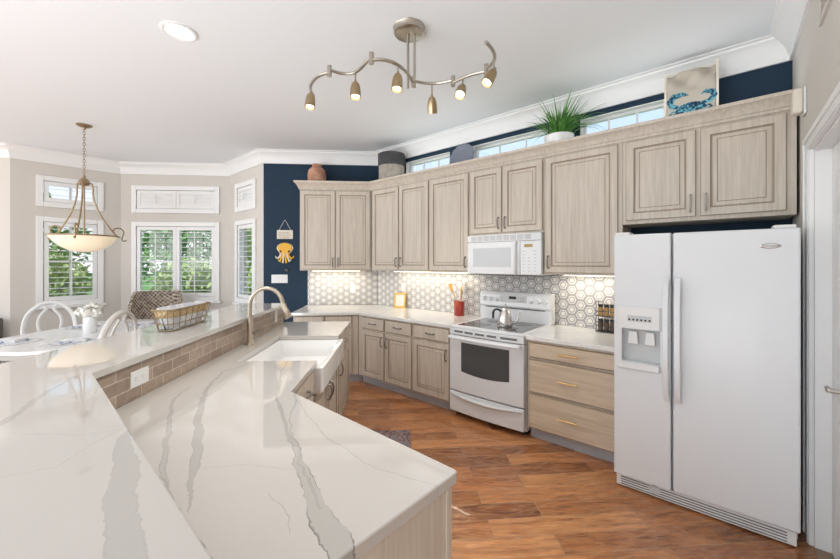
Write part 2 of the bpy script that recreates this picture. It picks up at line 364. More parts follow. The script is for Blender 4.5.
# ------------------------------------------------------------------ room shell
def dw(x, y): p = MD @ Vector((x, y, 0)); return (p.x, p.y)
CEILZ = 3.2
LINE = [dw(-9, 5.5), dw(-5.35, 5.5), dw(-4.49, 6.36), dw(-2.746, 6.36), dw(-1.897, 5.511), dw(-.2075, 5.511), (.36, 3.75), (.36, -4.5)]
room = LINE + [(-9, -4.5)]
struct(MB().prism(room, -.08, 0).build('floor', FLOOR))
struct(MB().prism(room, CEILZ, CEILZ + .12).build('ceiling', CEIL))
T = .15
def wall(name, M, x0, x1, holes, m, zmax=CEILZ):
    xs = sorted({x0, x1, *[h[0] for h in holes], *[h[1] for h in holes]}); zs = sorted({0, zmax, *[h[2] for h in holes], *[h[3] for h in holes]})
    b = MB()
    for i in range(len(xs) - 1):
        for j in range(len(zs) - 1):
            cx, cz = (xs[i] + xs[i + 1]) / 2, (zs[j] + zs[j + 1]) / 2
            if any(h[0] < cx < h[1] and h[2] < cz < h[3] for h in holes): continue
            b.box(xs[i], xs[i + 1], 0, T, zs[j], zs[j + 1])
    return struct(b.build(name, m, M=M, smooth=False))
MW = tr(0, 3.75)
MDW = MD @ tr(0, 5.511)
ME = MD @ tr(0, 6.36)
MF = MD @ tr(-2.746, 6.36) @ rot(-45)
MG = MD @ tr(-5.35, 5.5) @ rot(45)
MH = MD @ tr(0, 5.5)
MR = tr(.36, 3.75) @ rot(-90)            # x runs towards the viewer
CL = [(-3.46, -2.70), (-2.37, -1.39), (-1.11, -.40)]
LW = (.97, 2.16); UW = (2.44, 2.77)
def h2(x0, x1): return [(x0 + .06, x1 - .06, *LW), (x0 + .06, x1 - .06, *UW)]
wall('wall_back', MW, -4.04, .36, [(a, b, 2.50, 2.965) for a, b in CL], BLUE)
wall('wall_diagonal', MDW, -1.897, -.2075, [], BLUE)
wall('wall_bay_center', ME, -4.49, -2.746, h2(-4.312, -2.907), WALL)
wall('wall_bay_right', MF, 0, 1.2, h2(.255, .974), WALL)
wall('wall_bay_left', MG, 0, 1.216, h2(.247, .997), WALL)
wall('wall_left', MH, -9, -5.35, [], WALL)
wall('wall_right', MR, 0, 8.25, [(.86, 1.70, 0, 2.17)], WALL)
struct(MB().sweep(LINE, [(0, 3.02), (.018, 3.02), (.02, 3.06), (.03, 3.075), (.035, 3.10), (.075, 3.155), (.10, 3.17), (.105, 3.185), (.125, 3.19), (.125, 3.2), (0, 3.2)]).build('trim_1', TRIM))
struct(MB().sweep(LINE[:6], [(0, 0), (.015, 0), (.015, .12), (.008, .14), (0, .14)]).build('baseboard_left', TRIM))

# windows with plantation shutters
wcount = [0]
def root_struct(name, M):
    o = bpy.data.objects.new(name, None); COL.objects.link(o); o.matrix_basis = M; WM[o.name] = M.copy(); return struct(o)
def shutter_window(M, x0, x1, z0, z1, panels, tilt, pitch, sill=True):
    wcount[0] += 1; o = root_struct('window_%d' % wcount[0], M)
    c = MB(); cwid = .075
    c.box(x0, x0 + cwid, -.028, .0, z0, z1); c.box(x1 - cwid, x1, -.028, 0, z0, z1); c.box(x0 + cwid, x1 - cwid, -.028, 0, z1 - cwid, z1); c.box(x0 + cwid, x1 - cwid, -.028, 0, z0, z0 + cwid)
    c.box(x0 + cwid - .012, x0 + cwid, -.02, .09, z0 + cwid, z1 - cwid); c.box(x1 - cwid, x1 - cwid + .012, -.02, .09, z0 + cwid, z1 - cwid)
    c.box(x0 + cwid, x1 - cwid, -.02, .09, z1 - cwid, z1 - cwid + .012); c.box(x0 + cwid, x1 - cwid, -.02, .09, z0 + cwid - .012, z0 + cwid)
    c.build('casing', TRIM, o, bevel=.006)
    if sill: MB().box(x0 - .03, x1 + .03, -.06, 0, z0 - .035, z0).build('window_sill', TRIM, o, bevel=.006)
    MB().box(x0 + cwid, x1 - cwid, .10, .106, z0 + cwid, z1 - cwid).build('pane', GLASS, o, smooth=False)
    s = MB(); s.box(x0 + cwid, x1 - cwid, .11, .135, (z0 + z1) / 2 - .015, (z0 + z1) / 2 + .015) if z1 - z0 > .8 else None
    s.box((x0 + x1) / 2 - .012, (x0 + x1) / 2 + .012, .11, .135, z0 + cwid, z1 - cwid); s.build('sash', TRIM, o)
    a, b = x0 + cwid + .004, x1 - cwid - .004; wd = (b - a) / panels; st = .052; rl = .06
    for i in range(panels):
        p0, p1 = a + i * wd + .002, a + (i + 1) * wd - .002; q0, q1 = z0 + cwid + .004, z1 - cwid - .004
        f = MB(); f.box(p0, p0 + st, -.012, .018, q0, q1); f.box(p1 - st, p1, -.012, .018, q0, q1); f.box(p0 + st, p1 - st, -.012, .018, q0, q0 + rl); f.box(p0 + st, p1 - st, -.012, .018, q1 - rl, q1)
        fr = f.build('shutter_panel', LOUV, o, bevel=.003)
        l = MB(); n = max(2, round((q1 - q0 - 2 * rl) / pitch)); dz = (q1 - q0 - 2 * rl) / n
        for j in range(n):
            zc = q0 + rl + dz * (j + .5)
            l.box(p0 + st, p1 - st, -.032, .032, -.004, .004, M=tr(0, .003, zc) @ Matrix.Rotation(R(tilt), 4, 'X'))
        l.build('louvers', LOUV, fr)
        xm = (p0 + p1) / 2
        MB().box(xm - .006, xm + .006, -.046, -.036, q0 + rl + .02, q1 - rl - .02).build('tilt_rod', LOUV, fr)
    return o
LZ = (.90, 2.23); UZ = (2.375, 2.835)
shutter_window(MG, .247, .997, *LZ, 1, 0, .083); shutter_window(MG, .247, .997, *UZ, 1, 10, .10, False)
shutter_window(ME, -4.312, -2.907, *LZ, 2, 0, .083); shutter_window(ME, -4.312, -2.907, *UZ, 2, 80, .066, False)
shutter_window(MF, .255, .974, *LZ, 1, 0, .083); shutter_window(MF, .255, .974, *UZ, 1, 72, .07, False)
for a, b in CL:
    wcount[0] += 1; o = root_struct('window_%d' % wcount[0], MW)
    f = MB(); f.box(a, a + .03, .07, .12, 2.5, 2.965); f.box(b - .03, b, .07, .12, 2.5, 2.965); f.box(a + .03, b - .03, .07, .12, 2.935, 2.965); f.box(a + .03, b - .03, .07, .12, 2.5, 2.53)
    f.build('window_frame', TRIM, o)
    r = MB(); r.box(a - .0, a + .008, -.004, .07, 2.5, 2.965); r.box(b - .008, b, -.004, .07, 2.5, 2.965); r.box(a, b, -.004, .07, 2.957, 2.965); r.box(a, b, -.004, .07, 2.5, 2.508); r.build('reveal', TRIM, o)
    MB().box(a + .03, b - .03, .093, .097, 2.53, 2.935).build('pane', GLASS, o, smooth=False)
    n = 3; g = MB()
    for i in range(1, n): x = a + (b - a) * i / n; g.box(x - .007, x + .007, .085, .105, 2.53, 2.935)
    g.box(a + .03, b - .03, .085, .105, 2.73, 2.742)
    g.build('muntin', TRIM, o)

# door in the right wall
dr = root_struct('door_1', MR)
c = MB()
for q in ((.713, .86), (1.70, 1.84)):
    lo, hi = q
    c.box(lo, hi, -.022, 0, 0, 2.17)
c.box(.713, 1.84, -.022, 0, 2.17, 2.265)
c.box(.725, .745, -.030, -.022, 0, 2.24); c.box(1.81, 1.83, -.030, -.022, 0, 2.24); c.box(.725, 1.83, -.030, -.022, 2.225, 2.255)
c.box(.835, .85, -.027, -.022, 0, 2.185); c.box(.835, 1.72, -.027, -.022, 2.178, 2.19)
c.build('casing', TRIM, dr, bevel=.004)
j = MB(); j.box(.86, .875, 0, .15, 0, 2.17); j.box(1.685, 1.70, 0, .15, 0, 2.17); j.box(.875, 1.685, 0, .15, 2.155, 2.17); j.build('jamb', TRIM, dr)
dl = MB(); X0, X1 = .877, 1.683
dl.box(X0, X1, .062, .10, .01, 2.153)
for za, zb in ((.22, .95), (1.10, 2.02)):
    for xa, xb in ((X0 + .11, X0 + .36), (X0 + .45, X0 + .70)):
        dl.rings([[(xa + i, .062 - d, za + i), (xb - i, .062 - d, za + i), (xb - i, .062 - d, zb - i), (xa + i, .062 - d, zb - i)] for i, d in ((0, 0), (.004, .006), (.02, .008), (.035, .003))])
slab = dl.build('door_slab', TRIM, dr)
MB().box(.86, 1.70, 0, .16, -.06, .004).build('threshold', OAKEDGE, dr)
h = MB(); h.lathe([(.001, 0), (.03, 0), (.03, .008), (.012, .012), (.011, .05), (.001, .052)], (0, 0, 0), 20, tr(1.158, .062, .935) @ Matrix.Rotation(R(90), 4, 'X'))
h.tube([(1.158, .015, .937), (1.135, .012, .937), (1.11, .012, .937), (1.09, .014, .932), (1.084, .018, .910)], [.011, .011, .010, .009, .008])
h.build('door_lever', NICKEL, slab)

struct(MB().box(.80, 1.80, .16, .24, 0, 2.4).build('wall_hall', WALL, M=MR, smooth=False))
# backsplash
struct(MB().box(-4.03, .355, 3.735, 3.749, .915, 1.445).build('trim_2', HEXM, smooth=False))
struct(MB().box(-1.25, -.212, 5.496, 5.510, .915, 1.445).build('trim_3', HEXM, M=MD, smooth=False))

# ------------------------------------------------------------------ outdoors behind the windows
def gz(name, pts, m): return MB().prism(pts, -.25, -.2).build(name, m)
lawn = gz('lawn', [(-22, -8), (-10.6, -3), (-7.9, .2), (-7, 2.2), (-6, 2.9), (-4.2, 4.0), (.6, 4.0), (2, 60), (-70, 60), (-70, -8)], GRASS); lawn['kind'] = 'stuff'
lawn['label'] = 'green lawn outside the breakfast bay windows'; lawn['category'] = 'lawn'
def bush(p, rx, rz, zc, m, n, label, leaf=.12):
    t = thing('garden_shrub' if zc < 2 else 'garden_tree', tr(p[0], p[1], -.2), label, 'shrub' if zc < 2 else 'tree')
    M0 = tr(p[0], p[1], 0); b = MB()
    for i in range(n):
        d = Vector((random.gauss(0, 1), random.gauss(0, 1), random.gauss(0, 1))).normalized() * (random.random() ** .4)
        q = Vector((d.x * rx, d.y * rx, zc + d.z * rz)); a = Vector((random.gauss(0, 1), random.gauss(0, 1), random.gauss(0, 1))).normalized(); e = a.orthogonal().normalized(); s_ = leaf * random.uniform(.5, 1.2)
        b.face([b.bm.verts.new(q - a * s_), b.bm.verts.new(q + e * s_ * .4), b.bm.verts.new(q + a * s_), b.bm.verts.new(q - e * s_ * .4)])
    b.build('foliage', m, t, M=M0, smooth=False)
    MB().tube([(0, 0, -.2), (.05, .02, zc * .5), (0, 0, zc)], [.09, .07, .03]).build('trunk', BARK, t, M=M0)
def de(x, y): return dw(x, y)
bush(de(-4.75, 9.0), .75, .75, .95, FOL[0], 1500, 'bright green round shrub outside the middle bay window, left side')
bush(de(-2.95, 9.0), .8, .7, .85, FOL[0], 1400, 'bright green low shrub outside the middle bay window, right side')
bush(de(-3.9, 12.5), 1.5, 1.6, 2.3, FOL[0], 1900, 'light green leafy tree behind the shrubs of the middle window', .15)
bush(de(-.6, 13.0), 1.5, 1.5, 2.2, FOL[3], 1500, 'grey green tree seen past the right edge of the middle window', .16)
bush(de(-7.2, 12.6), 1.55, 1.7, 2.4, FOL[1], 1900, 'mid green tree behind the left half of the middle window', .15)
bush(dw(-7.6, 8.4), .9, .8, 1.0, FOL[0], 1600, 'bright green shrub outside the left bay window')
bush(dw(-9.9, 8.9), 1.1, 1.35, 2.15, FOL[3], 1500, 'greyish tree outside the left bay window', .14)
bush(dw(-11.5, 12.2), 1.6, 1.6, 2.3, FOL[1], 1500, 'broad green tree far outside the left bay window', .16)
bush(dw(-1.2, 9.4), .7, .95, 1.15, FOL[1], 1500, 'green shrub outside the narrow right bay window')
bush(dw(-6.3, 16.9), 1.8, 1.8, 2.4, FOL[2], 1500, 'dark green tree farthest behind the middle bay window', .2)
bush(dw(-1.9, 17.2), 1.8, 1.8, 2.4, FOL[1], 1500, 'mid green tree farthest behind the right half of the middle window', .2)

# ------------------------------------------------------------------ cabinets
def ring4(x0, x1, z0, z1, i, y): return [(x0 + i, y, z0 + i), (x1 - i, y, z0 + i), (x1 - i, y, z1 - i), (x0 + i, y, z1 - i)]
def raised(x0, x1, z0, z1, y, st=.056, t=.021):
    b = MB(); R_ = [(0, 0), (.0, -t + .004), (.004, -t), (st, -t), (st + .007, -t + .009), (st + .014, -t + .009), (st + .038, -t + .002), (st + .041, -t + .004), (st + .044, -t + .001)]
    b.rings([ring4(x0, x1, z0, z1, i, y + d) for i, d in R_], [0, 1, 0, 1, 1, 0, 1, 1, 0]); return b
def slab_front(x0, x1, z0, z1, y, t=.021):
    b = MB(); b.rings([ring4(x0, x1, z0, z1, i, y + d) for i, d in ((0, 0), (0, -t + .008), (.008, -t))], [1, 1, 0]); return b
def pull(x, z, y, vert, ln=.10, bar=False):
    b = MB(); h = ln / 2; pr = lambda a, d: (x, y - d, z + a) if vert else (x + a, y - d, z)
    if bar:
        b.tube([pr(-h - .02, .03), pr(h + .02, .03)], .0075); b.tube([pr(-h + .01, 0), pr(-h + .01, .03)], .005); b.tube([pr(h - .01, 0), pr(h - .01, .03)], .005)
    else:
        b.tube([pr(-h, -.0), pr(-h, .016), pr(-h * .75, .026), pr(-h * .3, .031), pr(h * .3, .031), pr(h * .75, .026), pr(h, .016), pr(h, 0)], [.009, .007, .0065, .008, .008, .0065, .007, .009])
        b.ball(pr(-h, .002), .009); b.ball(pr(h, .002), .009)
    return b
def cabinet(name, M, x0, x1, yf, yb, z0, z1, doors, drawers, label, cat='cabinet', toe=0, m=GREIGE, hm=PEWTER, group=None, bar=False, hlen=.11):
    t = thing(name, M @ tr((x0 + x1) / 2, (yf + yb) / 2, z0), label, cat, group)
    b = MB(); b.box(x0, x1, yf, yb, z0 + toe, z1); b.build('body', m if m is not OAK else GREIGE, t, M=M, bevel=.002)
    if toe: MB().box(x0, x1, yf + .07, yb, z0, z0 + toe).build('toe_kick', TOE, t, M=M)
    for (a, c, e, f, side) in doors:
        d = raised(a, c, e, f, yf).build('door', [m, GLAZE], t, M=M)
        zz = (e + .10) if z0 > 1 else (f - .11)
        if side: pull(a + .032 if side == 'L' else c - .032, zz, yf - .021, True, hlen).build('handle', hm, d, M=M)
    for (a, c, e, f) in drawers:
        d = slab_front(a, c, e, f, yf).build('drawer', [m, OAKEDGE if m is OAK else GLAZE], t, M=M)
        pull((a + c) / 2, (e + f) / 2, yf - .021, False, .115 if bar else hlen, bar).build('handle', hm, d, M=M)
    return t
UB, UT, DT = 1.44, 2.64, 2.54
# upper cabinets
cabinet('wall_cabinet', MD, -1.26, -.280, 5.07, 5.50, UB, UT, [(-1.25, -.780, UB + .015, DT, 'R'), (-.772, -.300, UB + .015, DT, 'L')], [], 'two-door upper cabinet on the navy diagonal wall beside the octopus plaque')
cabinet('wall_cabinet', I4, -3.775, -2.742, 3.39, 3.74, UB, UT, [(-3.755, -3.252, UB + .015, DT, 'R'), (-3.238, -2.752, UB + .015, DT, 'L')], [], 'two-door upper cabinet under the woven basket, right of the wall corner')
cabinet('wall_cabinet', I4, -2.740, -2.172, 3.39, 3.74, UB, UT, [(-2.730, -2.182, UB + .015, DT, 'R')], [], 'single-door upper cabinet directly left of the microwave')
cabinet('wall_cabinet', I4, -2.170, -1.335, 3.39, 3.74, 1.842, UT, [(-2.155, -1.775, 1.86, DT, 'R'), (-1.763, -1.345, 1.86, DT, 'L')], [], 'short two-door upper cabinet directly above the microwave')
cabinet('wall_cabinet', I4, -1.333, -.668, 3.39, 3.74, UB, UT, [(-1.318, -.700, UB + .015, DT, 'L')], [], 'tall single-door upper cabinet between the microwave and refrigerator')
cabinet('wall_cabinet', I4, -.666, .345, 3.39, 3.74, 1.865, UT, [(-.640, -.180, 1.895, DT, 'R'), (-.152, .296, 1.895, DT, 'L')], [], 'short two-door upper cabinet directly above the refrigerator', hlen=.12, hm=NICKEL)
lc = [dw(-1.26, 5.50), dw(-1.26, 5.07), dw(-.278, 5.07), (.348, 3.39)]
tag(MB().sweep(lc, [(.0005, 2.555), (.012, 2.555), (.014, 2.575), (.022, 2.58), (.028, 2.60), (.055, 2.635), (.066, 2.643), (.072, 2.665), (.0005, 2.665)]).build('crown_molding', GREIGE), 'greige wood crown moulding running along the top of all upper cabinets', 'moulding')
# base cabinets on the back walls
DZ0, DZ1, RZ0, RZ1 = .125, .700, .718, .862
dbc = cabinet('base_cabinet', MD, -1.25, -.431, 4.70, 5.49, 0, .877, [(-1.24, -.858, DZ0, DZ1, 'R'), (-.848, -.51, DZ0, DZ1, 'L')], [(-1.24, -.858, RZ0, RZ1), (-.848, -.51, RZ0, RZ1)], 'base cabinet along the diagonal wall, partly hidden behind the sink counter', toe=.105, hm=PEWTER)
MB().box(-.431, -.388, 4.77, 5.2, 0, .105).build('toe_kick', TOE, dbc, M=MD)
cabinet('base_cabinet', I4, -3.6225, -2.680, 3.02, 3.73, 0, .877, [(-3.535, -3.135, DZ0, DZ1, 'R'), (-3.115, -2.692, DZ0, DZ1, 'L')], [(-3.535, -3.135, RZ0, RZ1), (-3.115, -2.692, RZ0, RZ1)], 'base cabinet with two drawers over two doors, below the gold picture frame', toe=.105, hm=PEWTER)
cabinet('base_cabinet', I4, -2.678, -2.160, 3.02, 3.73, 0, .877, [(-2.666, -2.172, DZ0, DZ1, 'R')], [(-2.666, -2.172, RZ0, RZ1)], 'base cabinet with one drawer over one door, directly left of the range', toe=.105, hm=PEWTER)
cabinet('drawer_cabinet', I4, -1.335, -.612, 3.02, 3.73, 0, .877, [], [(-1.318, -.64, .728, .858), (-1.318, -.64, .428, .712), (-1.318, -.64, .118, .412)], 'light oak three-drawer base cabinet between the range and refrigerator', toe=.105, m=OAK, hm=BRASS, bar=True)
# back counters
lw = [dw(-1.265, 5.49), dw(-1.265, 4.66), dw(-.428, 4.66), (-2.155, 2.99), (-2.155, 3.733), (-4.015, 3.733)]
lw[2] = (lambda v: (v - 4.66 / math.cos(R(45)), v))(2.99)
tag(MB().prism(lw, .878, .914).build('countertop', QW, bevel=.004), 'white quartz countertop running from the navy wall to the range', 'countertop')
tag(MB().box(-1.340, -.608, 2.99, 3.733, .878, .914).build('countertop', QW, bevel=.004), 'short white quartz countertop between the range and refrigerator', 'countertop')

# ------------------------------------------------------------------ peninsula
CA = (math.cos(R(42)), -math.sin(R(42))); CN = (math.sin(R(42)), math.cos(R(42)))     # along and across the near leg
CMv = (math.cos(R(3)), math.sin(R(3))); CS = (-math.sin(R(3)), math.cos(R(3)))         # across and along the sink leg
def isec(u1, c1, u2, c2):
    d = u1[0] * u2[1] - u1[1] * u2[0]; return cw((c1 * u2[1] - u1[1] * c2) / d, (u1[0] * c2 - c1 * u2[0]) / d)
def an(a, n): return isec(CA, a, CN, n)
def ms(m_, s_): return isec(CMv, m_, CS, s_)
def mn(m_, n): return isec(CMv, m_, CN, n)
def rnd(p, a, b, r, n=5):
    p, a, b = Vector(p), Vector(a), Vector(b); u = (a - p).normalized(); v = (b - p).normalized(); q0 = p + u * r; q1 = p + v * r
    return [tuple((1 - t) ** 2 * q0 + 2 * t * (1 - t) * p + t * t * q1) for t in [i / n for i in range(n + 1)]]
EA = -.648; NF = .897; MFm = -.545; KW = .165
A0 = an(EA, NF); A1 = an(EA, KW - .0115); Bq = mn(MFm, NF); SN, SF, SB = 2.375, 3.175, -1.06
pts = [A1] + rnd(A0, A1, Bq, .018) + rnd(Bq, A0, ms(MFm, 2.2), .02) + [ms(MFm, SN), ms(SB, SN), ms(SB, SF), ms(MFm, SF)] + rnd(ms(MFm, 3.93), ms(MFm, SF), ms(-1.25, 3.93), .012) + [ms(-1.237, 3.93), mn(-1.237, KW - .0115)]
tag(MB().prism(pts, .878, .914).build('countertop', QC, bevel=.004), 'large veined quartz peninsula countertop around the farmhouse sink', 'countertop')
BI, BO, BN0, BN1 = -1.21, -1.70, -.31, .188
bar = [an(-.22, BN0), an(-.22, BN1), mn(BI, BN1)] + rnd(ms(BI, 3.885), ms(BI, 3), ms(BO, 3.885), .02) + [ms(BO, 3.885), mn(BO, BN0)]
tag(MB().prism(bar, 1.086, 1.12).build('bar_countertop', QB, bevel=.004), 'raised quartz bar top with glossy reflections on the tiled half wall', 'countertop')
kw = [an(EA, .02), an(EA, KW - .012), mn(-1.247, KW - .012), ms(-1.247, 3.86), ms(-1.42, 3.86), mn(-1.42, .02)]
struct(MB().prism(kw, 0, 1.085).build('wall_peninsula', WALL, smooth=False))
# tile strips (in each leg's own axes)
def sx(p): q = MS.inverted() @ Vector((*p, 0)); return q.x
def nx(p): q = MN.inverted() @ Vector((*p, 0)); return q.x
corner = mn(-1.235, KW)
struct(MB().box(sx(corner), 3.86, 1.235, 1.2465, .915, 1.085).build('trim_4', TILE, M=MS, smooth=False))
struct(MB().box(-EA, nx(corner), -KW, -KW + .0115, .915, 1.085).build('trim_5', TILE, M=MN, smooth=False))
# cabinets under it
pc = cabinet('peninsula_cabinet', MN, .687, 1.60, -.867, -.155, 0, .877, [(.70, 1.14, DZ0, DZ1, 'R'), (1.16, 1.58, DZ0, DZ1, 'L')], [(.70, 1.14, RZ0, RZ1), (1.16, 1.58, RZ0, RZ1)], 'greige peninsula cabinet under the near end of the veined countertop', toe=.105)
e = MB(); e.box(.672, .687, -.862, -.16, 0, .877); e.build('end_panel', GREIGE, pc, M=MN, bevel=.002)
e = MB(); e.box(.668, .70, -.890, -.862, 0, .877); e.build('corner_post', GREIGE, pc, M=MN, bevel=.003)
SC1 = 1.80 + .05
cabinet('sink_leg_cabinet', MS, SC1, 2.335, .575, 1.23, 0, .877, [(SC1 + .015, 2.325, DZ0, DZ1, 'R')], [(SC1 + .015, 2.325, RZ0, RZ1)], 'narrow drawer and door cabinet in the inside corner beside the sink', toe=.105)
cabinet('sink_cabinet', MS, 2.337, 3.218, .575, 1.23, 0, .695, [(2.35, 2.773, DZ0, .685, 'R'), (2.783, 3.205, DZ0, .685, 'L')], [], 'two-door base cabinet directly under the farmhouse sink apron', toe=.105)
cabinet('sink_leg_cabinet', MS, 3.22, 3.905, .575, 1.23, 0, .877, [(3.24, 3.89, DZ0, DZ1, 'L')], [(3.24, 3.89, RZ0, RZ1)], 'end cabinet of the sink leg, beyond the farmhouse sink', toe=.105)
# sink
sk = thing('farmhouse_sink', MS @ tr(2.77, .78, .70), 'white farmhouse apron sink set into the veined peninsula countertop', 'sink')
s0, s1, y0, y1 = 2.345, 3.205, .503, 1.10; zt, zb = .8765, .70
b = MB()
def rr(x0, x1, y0, y1, r, z, n=4):
    o = []
    for cx, cy, a0 in ((x1 - r, y1 - r, 0), (x0 + r, y1 - r, 90), (x0 + r, y0 + r, 180), (x1 - r, y0 + r, 270)):
        for i in range(n + 1): a = R(a0 + 90 * i / n); o.append((cx + r * math.cos(a), cy + r * math.sin(a), z))
    return o
b.rings([rr(s0 + .01, s1 - .01, y0 + .012, y1, .02, zb), rr(s0, s1, y0, y1, .022, zb + .015), rr(s0, s1, y0, y1, .02, zt - .008), rr(s0 + .006, s1 - .006, y0 + .006, y1 - .006, .02, zt),
         rr(s0 + .026, s1 - .026, y0 + .028, y1 - .05, .045, zt), rr(s0 + .032, s1 - .032, y0 + .034, y1 - .056, .045, zt - .008),
         rr(s0 + .045, s1 - .045, y0 + .045, y1 - .07, .05, zb + .04), rr(s0 + .09, s1 - .09, y0 + .09, y1 - .11, .05, zb + .02)], cap0=True)
b.build('basin', PORC, sk, M=MS)
MB().lathe([(.001, 0), (.045, 0), (.045, .004), (.035, .006), (.012, .003), (.001, .003)], (0, 0, 0), 20, tr(2.77, .80, zb + .02)).build('drain', STEEL, sk, M=MS)
# faucet
fx, fy = 2.86, 1.172
fa = thing('faucet', MS @ tr(fx, fy, .914), 'tall gooseneck pull-down faucet in champagne nickel behind the sink', 'faucet')
MB().lathe([(.001, 0), (.034, 0), (.034, .006), (.026, .012), (.0245, .03), (.023, .20), (.022, .205), (.001, .205)], (0, 0, 0), 20, tr(fx, fy, .914)).build('base', FNICK, fa, M=MS)
arc = [(fx, fy, 1.10), (fx, fy, 1.215)] + [(fx, fy - .125 + .125 * math.cos(R(a)), 1.215 + .135 * math.sin(R(a))) for a in range(15, 166, 15)] + [(fx, fy - .256, 1.195)]
MB().tube(arc, .0155, 12).build('spout', FNICK, fa, M=MS)
MB().tube([(fx, fy - .246, 1.235), (fx, fy - .252, 1.215), (fx, fy - .27, 1.175), (fx, fy - .292, 1.125), (fx, fy - .297, 1.115)], [.017, .021, .025, .031, .027], 14).build('spray_head', FNICK, fa, M=MS)
MB().tube([(fx, fy - .02, 1.0), (fx + .0, fy - .045, 1.01), (fx - .0, fy - .075, 1.03), (fx, fy - .115, 1.06)], [.012, .010, .008, .006], 10).build('lever', PEWTER, fa, M=MS)
# outlets on the bar tile
def plate(M, x, z, wd, ht, y, label, kind='outlet', holes='outlet', group=None):
    t = thing('outlet_plate' if kind == 'outlet' else 'switch_plate', M @ tr(x, y, z), label, kind)
    MB().box(x - wd / 2, x + wd / 2, y - .006, y, z - ht / 2, z + ht / 2).build('cover_plate', WHITE2, t, M=M, bevel=.003)
    if holes == 'outlet':
        hor = wd > ht
        for s_ in (-1, 1):
            cx, cz = (x + s_ * .022, z) if hor else (x, z + s_ * .022)
            MB().box(cx - .010, cx + .010, y - .0085, y - .005, cz - .011, cz + .011).build('socket', WHITE2, t, M=M, bevel=.002)
    elif holes:
        for i in range(holes):
            cx = x + (i - (holes - 1) / 2) * .046
            MB().box(cx - .016, cx + .016, y - .010, y - .005, z - .034, z + .034).build('rocker', WHITE2, t, M=M, bevel=.002)
    return t
sxo = sx(cw(-1.308, 1.70))
plate(MS, 1.765, 1.010, .118, .076, 1.2345, 'white horizontal outlet on taupe tile at the near end of the half wall')
plate(MS, 3.62, 1.02, .07, .115, 1.2345, 'white outlet on taupe tile behind the faucet spray head')
plate(MDW, -.584, 1.15, .075, .12, -.0152, 'white outlet on hexagon tile under the diagonal wall cabinet')
plate(MW, -3.50, 1.20, .075, .12, -.0152, 'white outlet on hexagon tile just above the gold picture frame')
plate(MDW, -1.664, 1.307, .235, .125, -.0005, 'white wide four-gang switch plate on the navy wall', 'switch', 4)

# ------------------------------------------------------------------ range
u0, u1 = -2.148, -1.347; vf = 2.975
rg = thing('range', tr((u0 + u1) / 2, 3.35, 0), 'white freestanding electric range with black glass cooktop', 'range')
MB().box(u0, u1, 3.03, 3.70, .05, .895).build('body', WHITE, rg, M=I4, bevel=.003)
MB().box(u0, u1, 2.985, 3.70, .893, .916).build('cooktop_frame', WHITE, rg, M=I4, bevel=.008, seg=3)
ck = MB(); ck.box(u0 + .055, u1 - .055, 3.045, 3.60, .914, .9185); ck = ck.build('cooktop', BGLASS, rg, M=I4)
RINGM = mat('burner_mark', (.10, .10, .105), .2)
for cx, cy, r in ((u0 + .24, 3.20, .10), (u1 - .24, 3.20, .075), (u0 + .24, 3.45, .075), (u1 - .24, 3.45, .10)):
    MB().lathe([(r - .004, .9186), (r, .9186), (r, .919), (r - .004, .919)], (cx, cy, 0), 32).build('burner_ring', RINGM, ck, M=I4)
def bulge(x, amt=.02): k = (x - (u0 + u1) / 2) / ((u1 - u0) / 2); return vf - amt * (1 - k * k)
def curved(z0, z1, n=12, back=3.03, d=0, a=u0 + .004, c=u1 - .004, zb=None):
    xs = [a + (c - a) * i / n for i in range(n + 1)]
    return [(x, bulge(x) - d) for x in xs] + [(c, back), (a, back)]
MB().prism(curved(0, 0, 10, a=u0 + .004), .275, .825).build('oven_door', WHITE, rg, M=I4, bevel=.006)
door = rg.children[-1]
def arcwin(b_, xa, xb, zt, zb, d0, d1, sag=.022, n=10):
    rs0, rs1 = [], []
    top = [(xa + (xb - xa) * i / n, zt) for i in range(n + 1)]; bot = [(xb + (xa - xb) * i / n, zb - sag * (1 - ((2 * i / n) - 1) ** 2)) for i in range(n + 1)]
    bot = bot[::-1]; vt = [b_.bm.verts.new((x, bulge(x) - d1, z)) for x, z in top]; vb = [b_.bm.verts.new((x, bulge(x) - d1, z)) for x, z in bot]
    ut = [b_.bm.verts.new((x, bulge(x) + .004, z)) for x, z in top]; ub = [b_.bm.verts.new((x, bulge(x) + .004, z)) for x, z in bot]
    for i in range(n):
        b_.face([vb[i], vb[i + 1], vt[i + 1], vt[i]]); b_.face([vt[i], vt[i + 1], ut[i + 1], ut[i]]); b_.face([ub[i], ub[i + 1], vb[i + 1], vb[i]])
wv = MB(); arcwin(wv, -1.995, -1.482, .765, .480, -.004, .003); wv.build('oven_window', OVGLASS, door, M=I4, smooth=False)
hb = MB(); n = 14; hp = [(u0 + .03 + (u1 - u0 - .06) * i / n, bulge(u0 + .03 + (u1 - u0 - .06) * i / n) - .045 - .012 * (1 - (2 * i / n - 1) ** 2), .812) for i in range(n + 1)]
hb.tube(hp, .017, 10, flat=.8); hb.tube([(hp[0][0], vf + .0, .812), hp[0]], .016); hb.tube([(hp[-1][0], vf, .812), hp[-1]], .016); hb.build('oven_handle', WHITE, door, M=I4)
MB().prism(curved(0, 0), .833, .892).build('vent_strip', WHITE, rg, M=I4, bevel=.004)
vs_ = rg.children[-1]
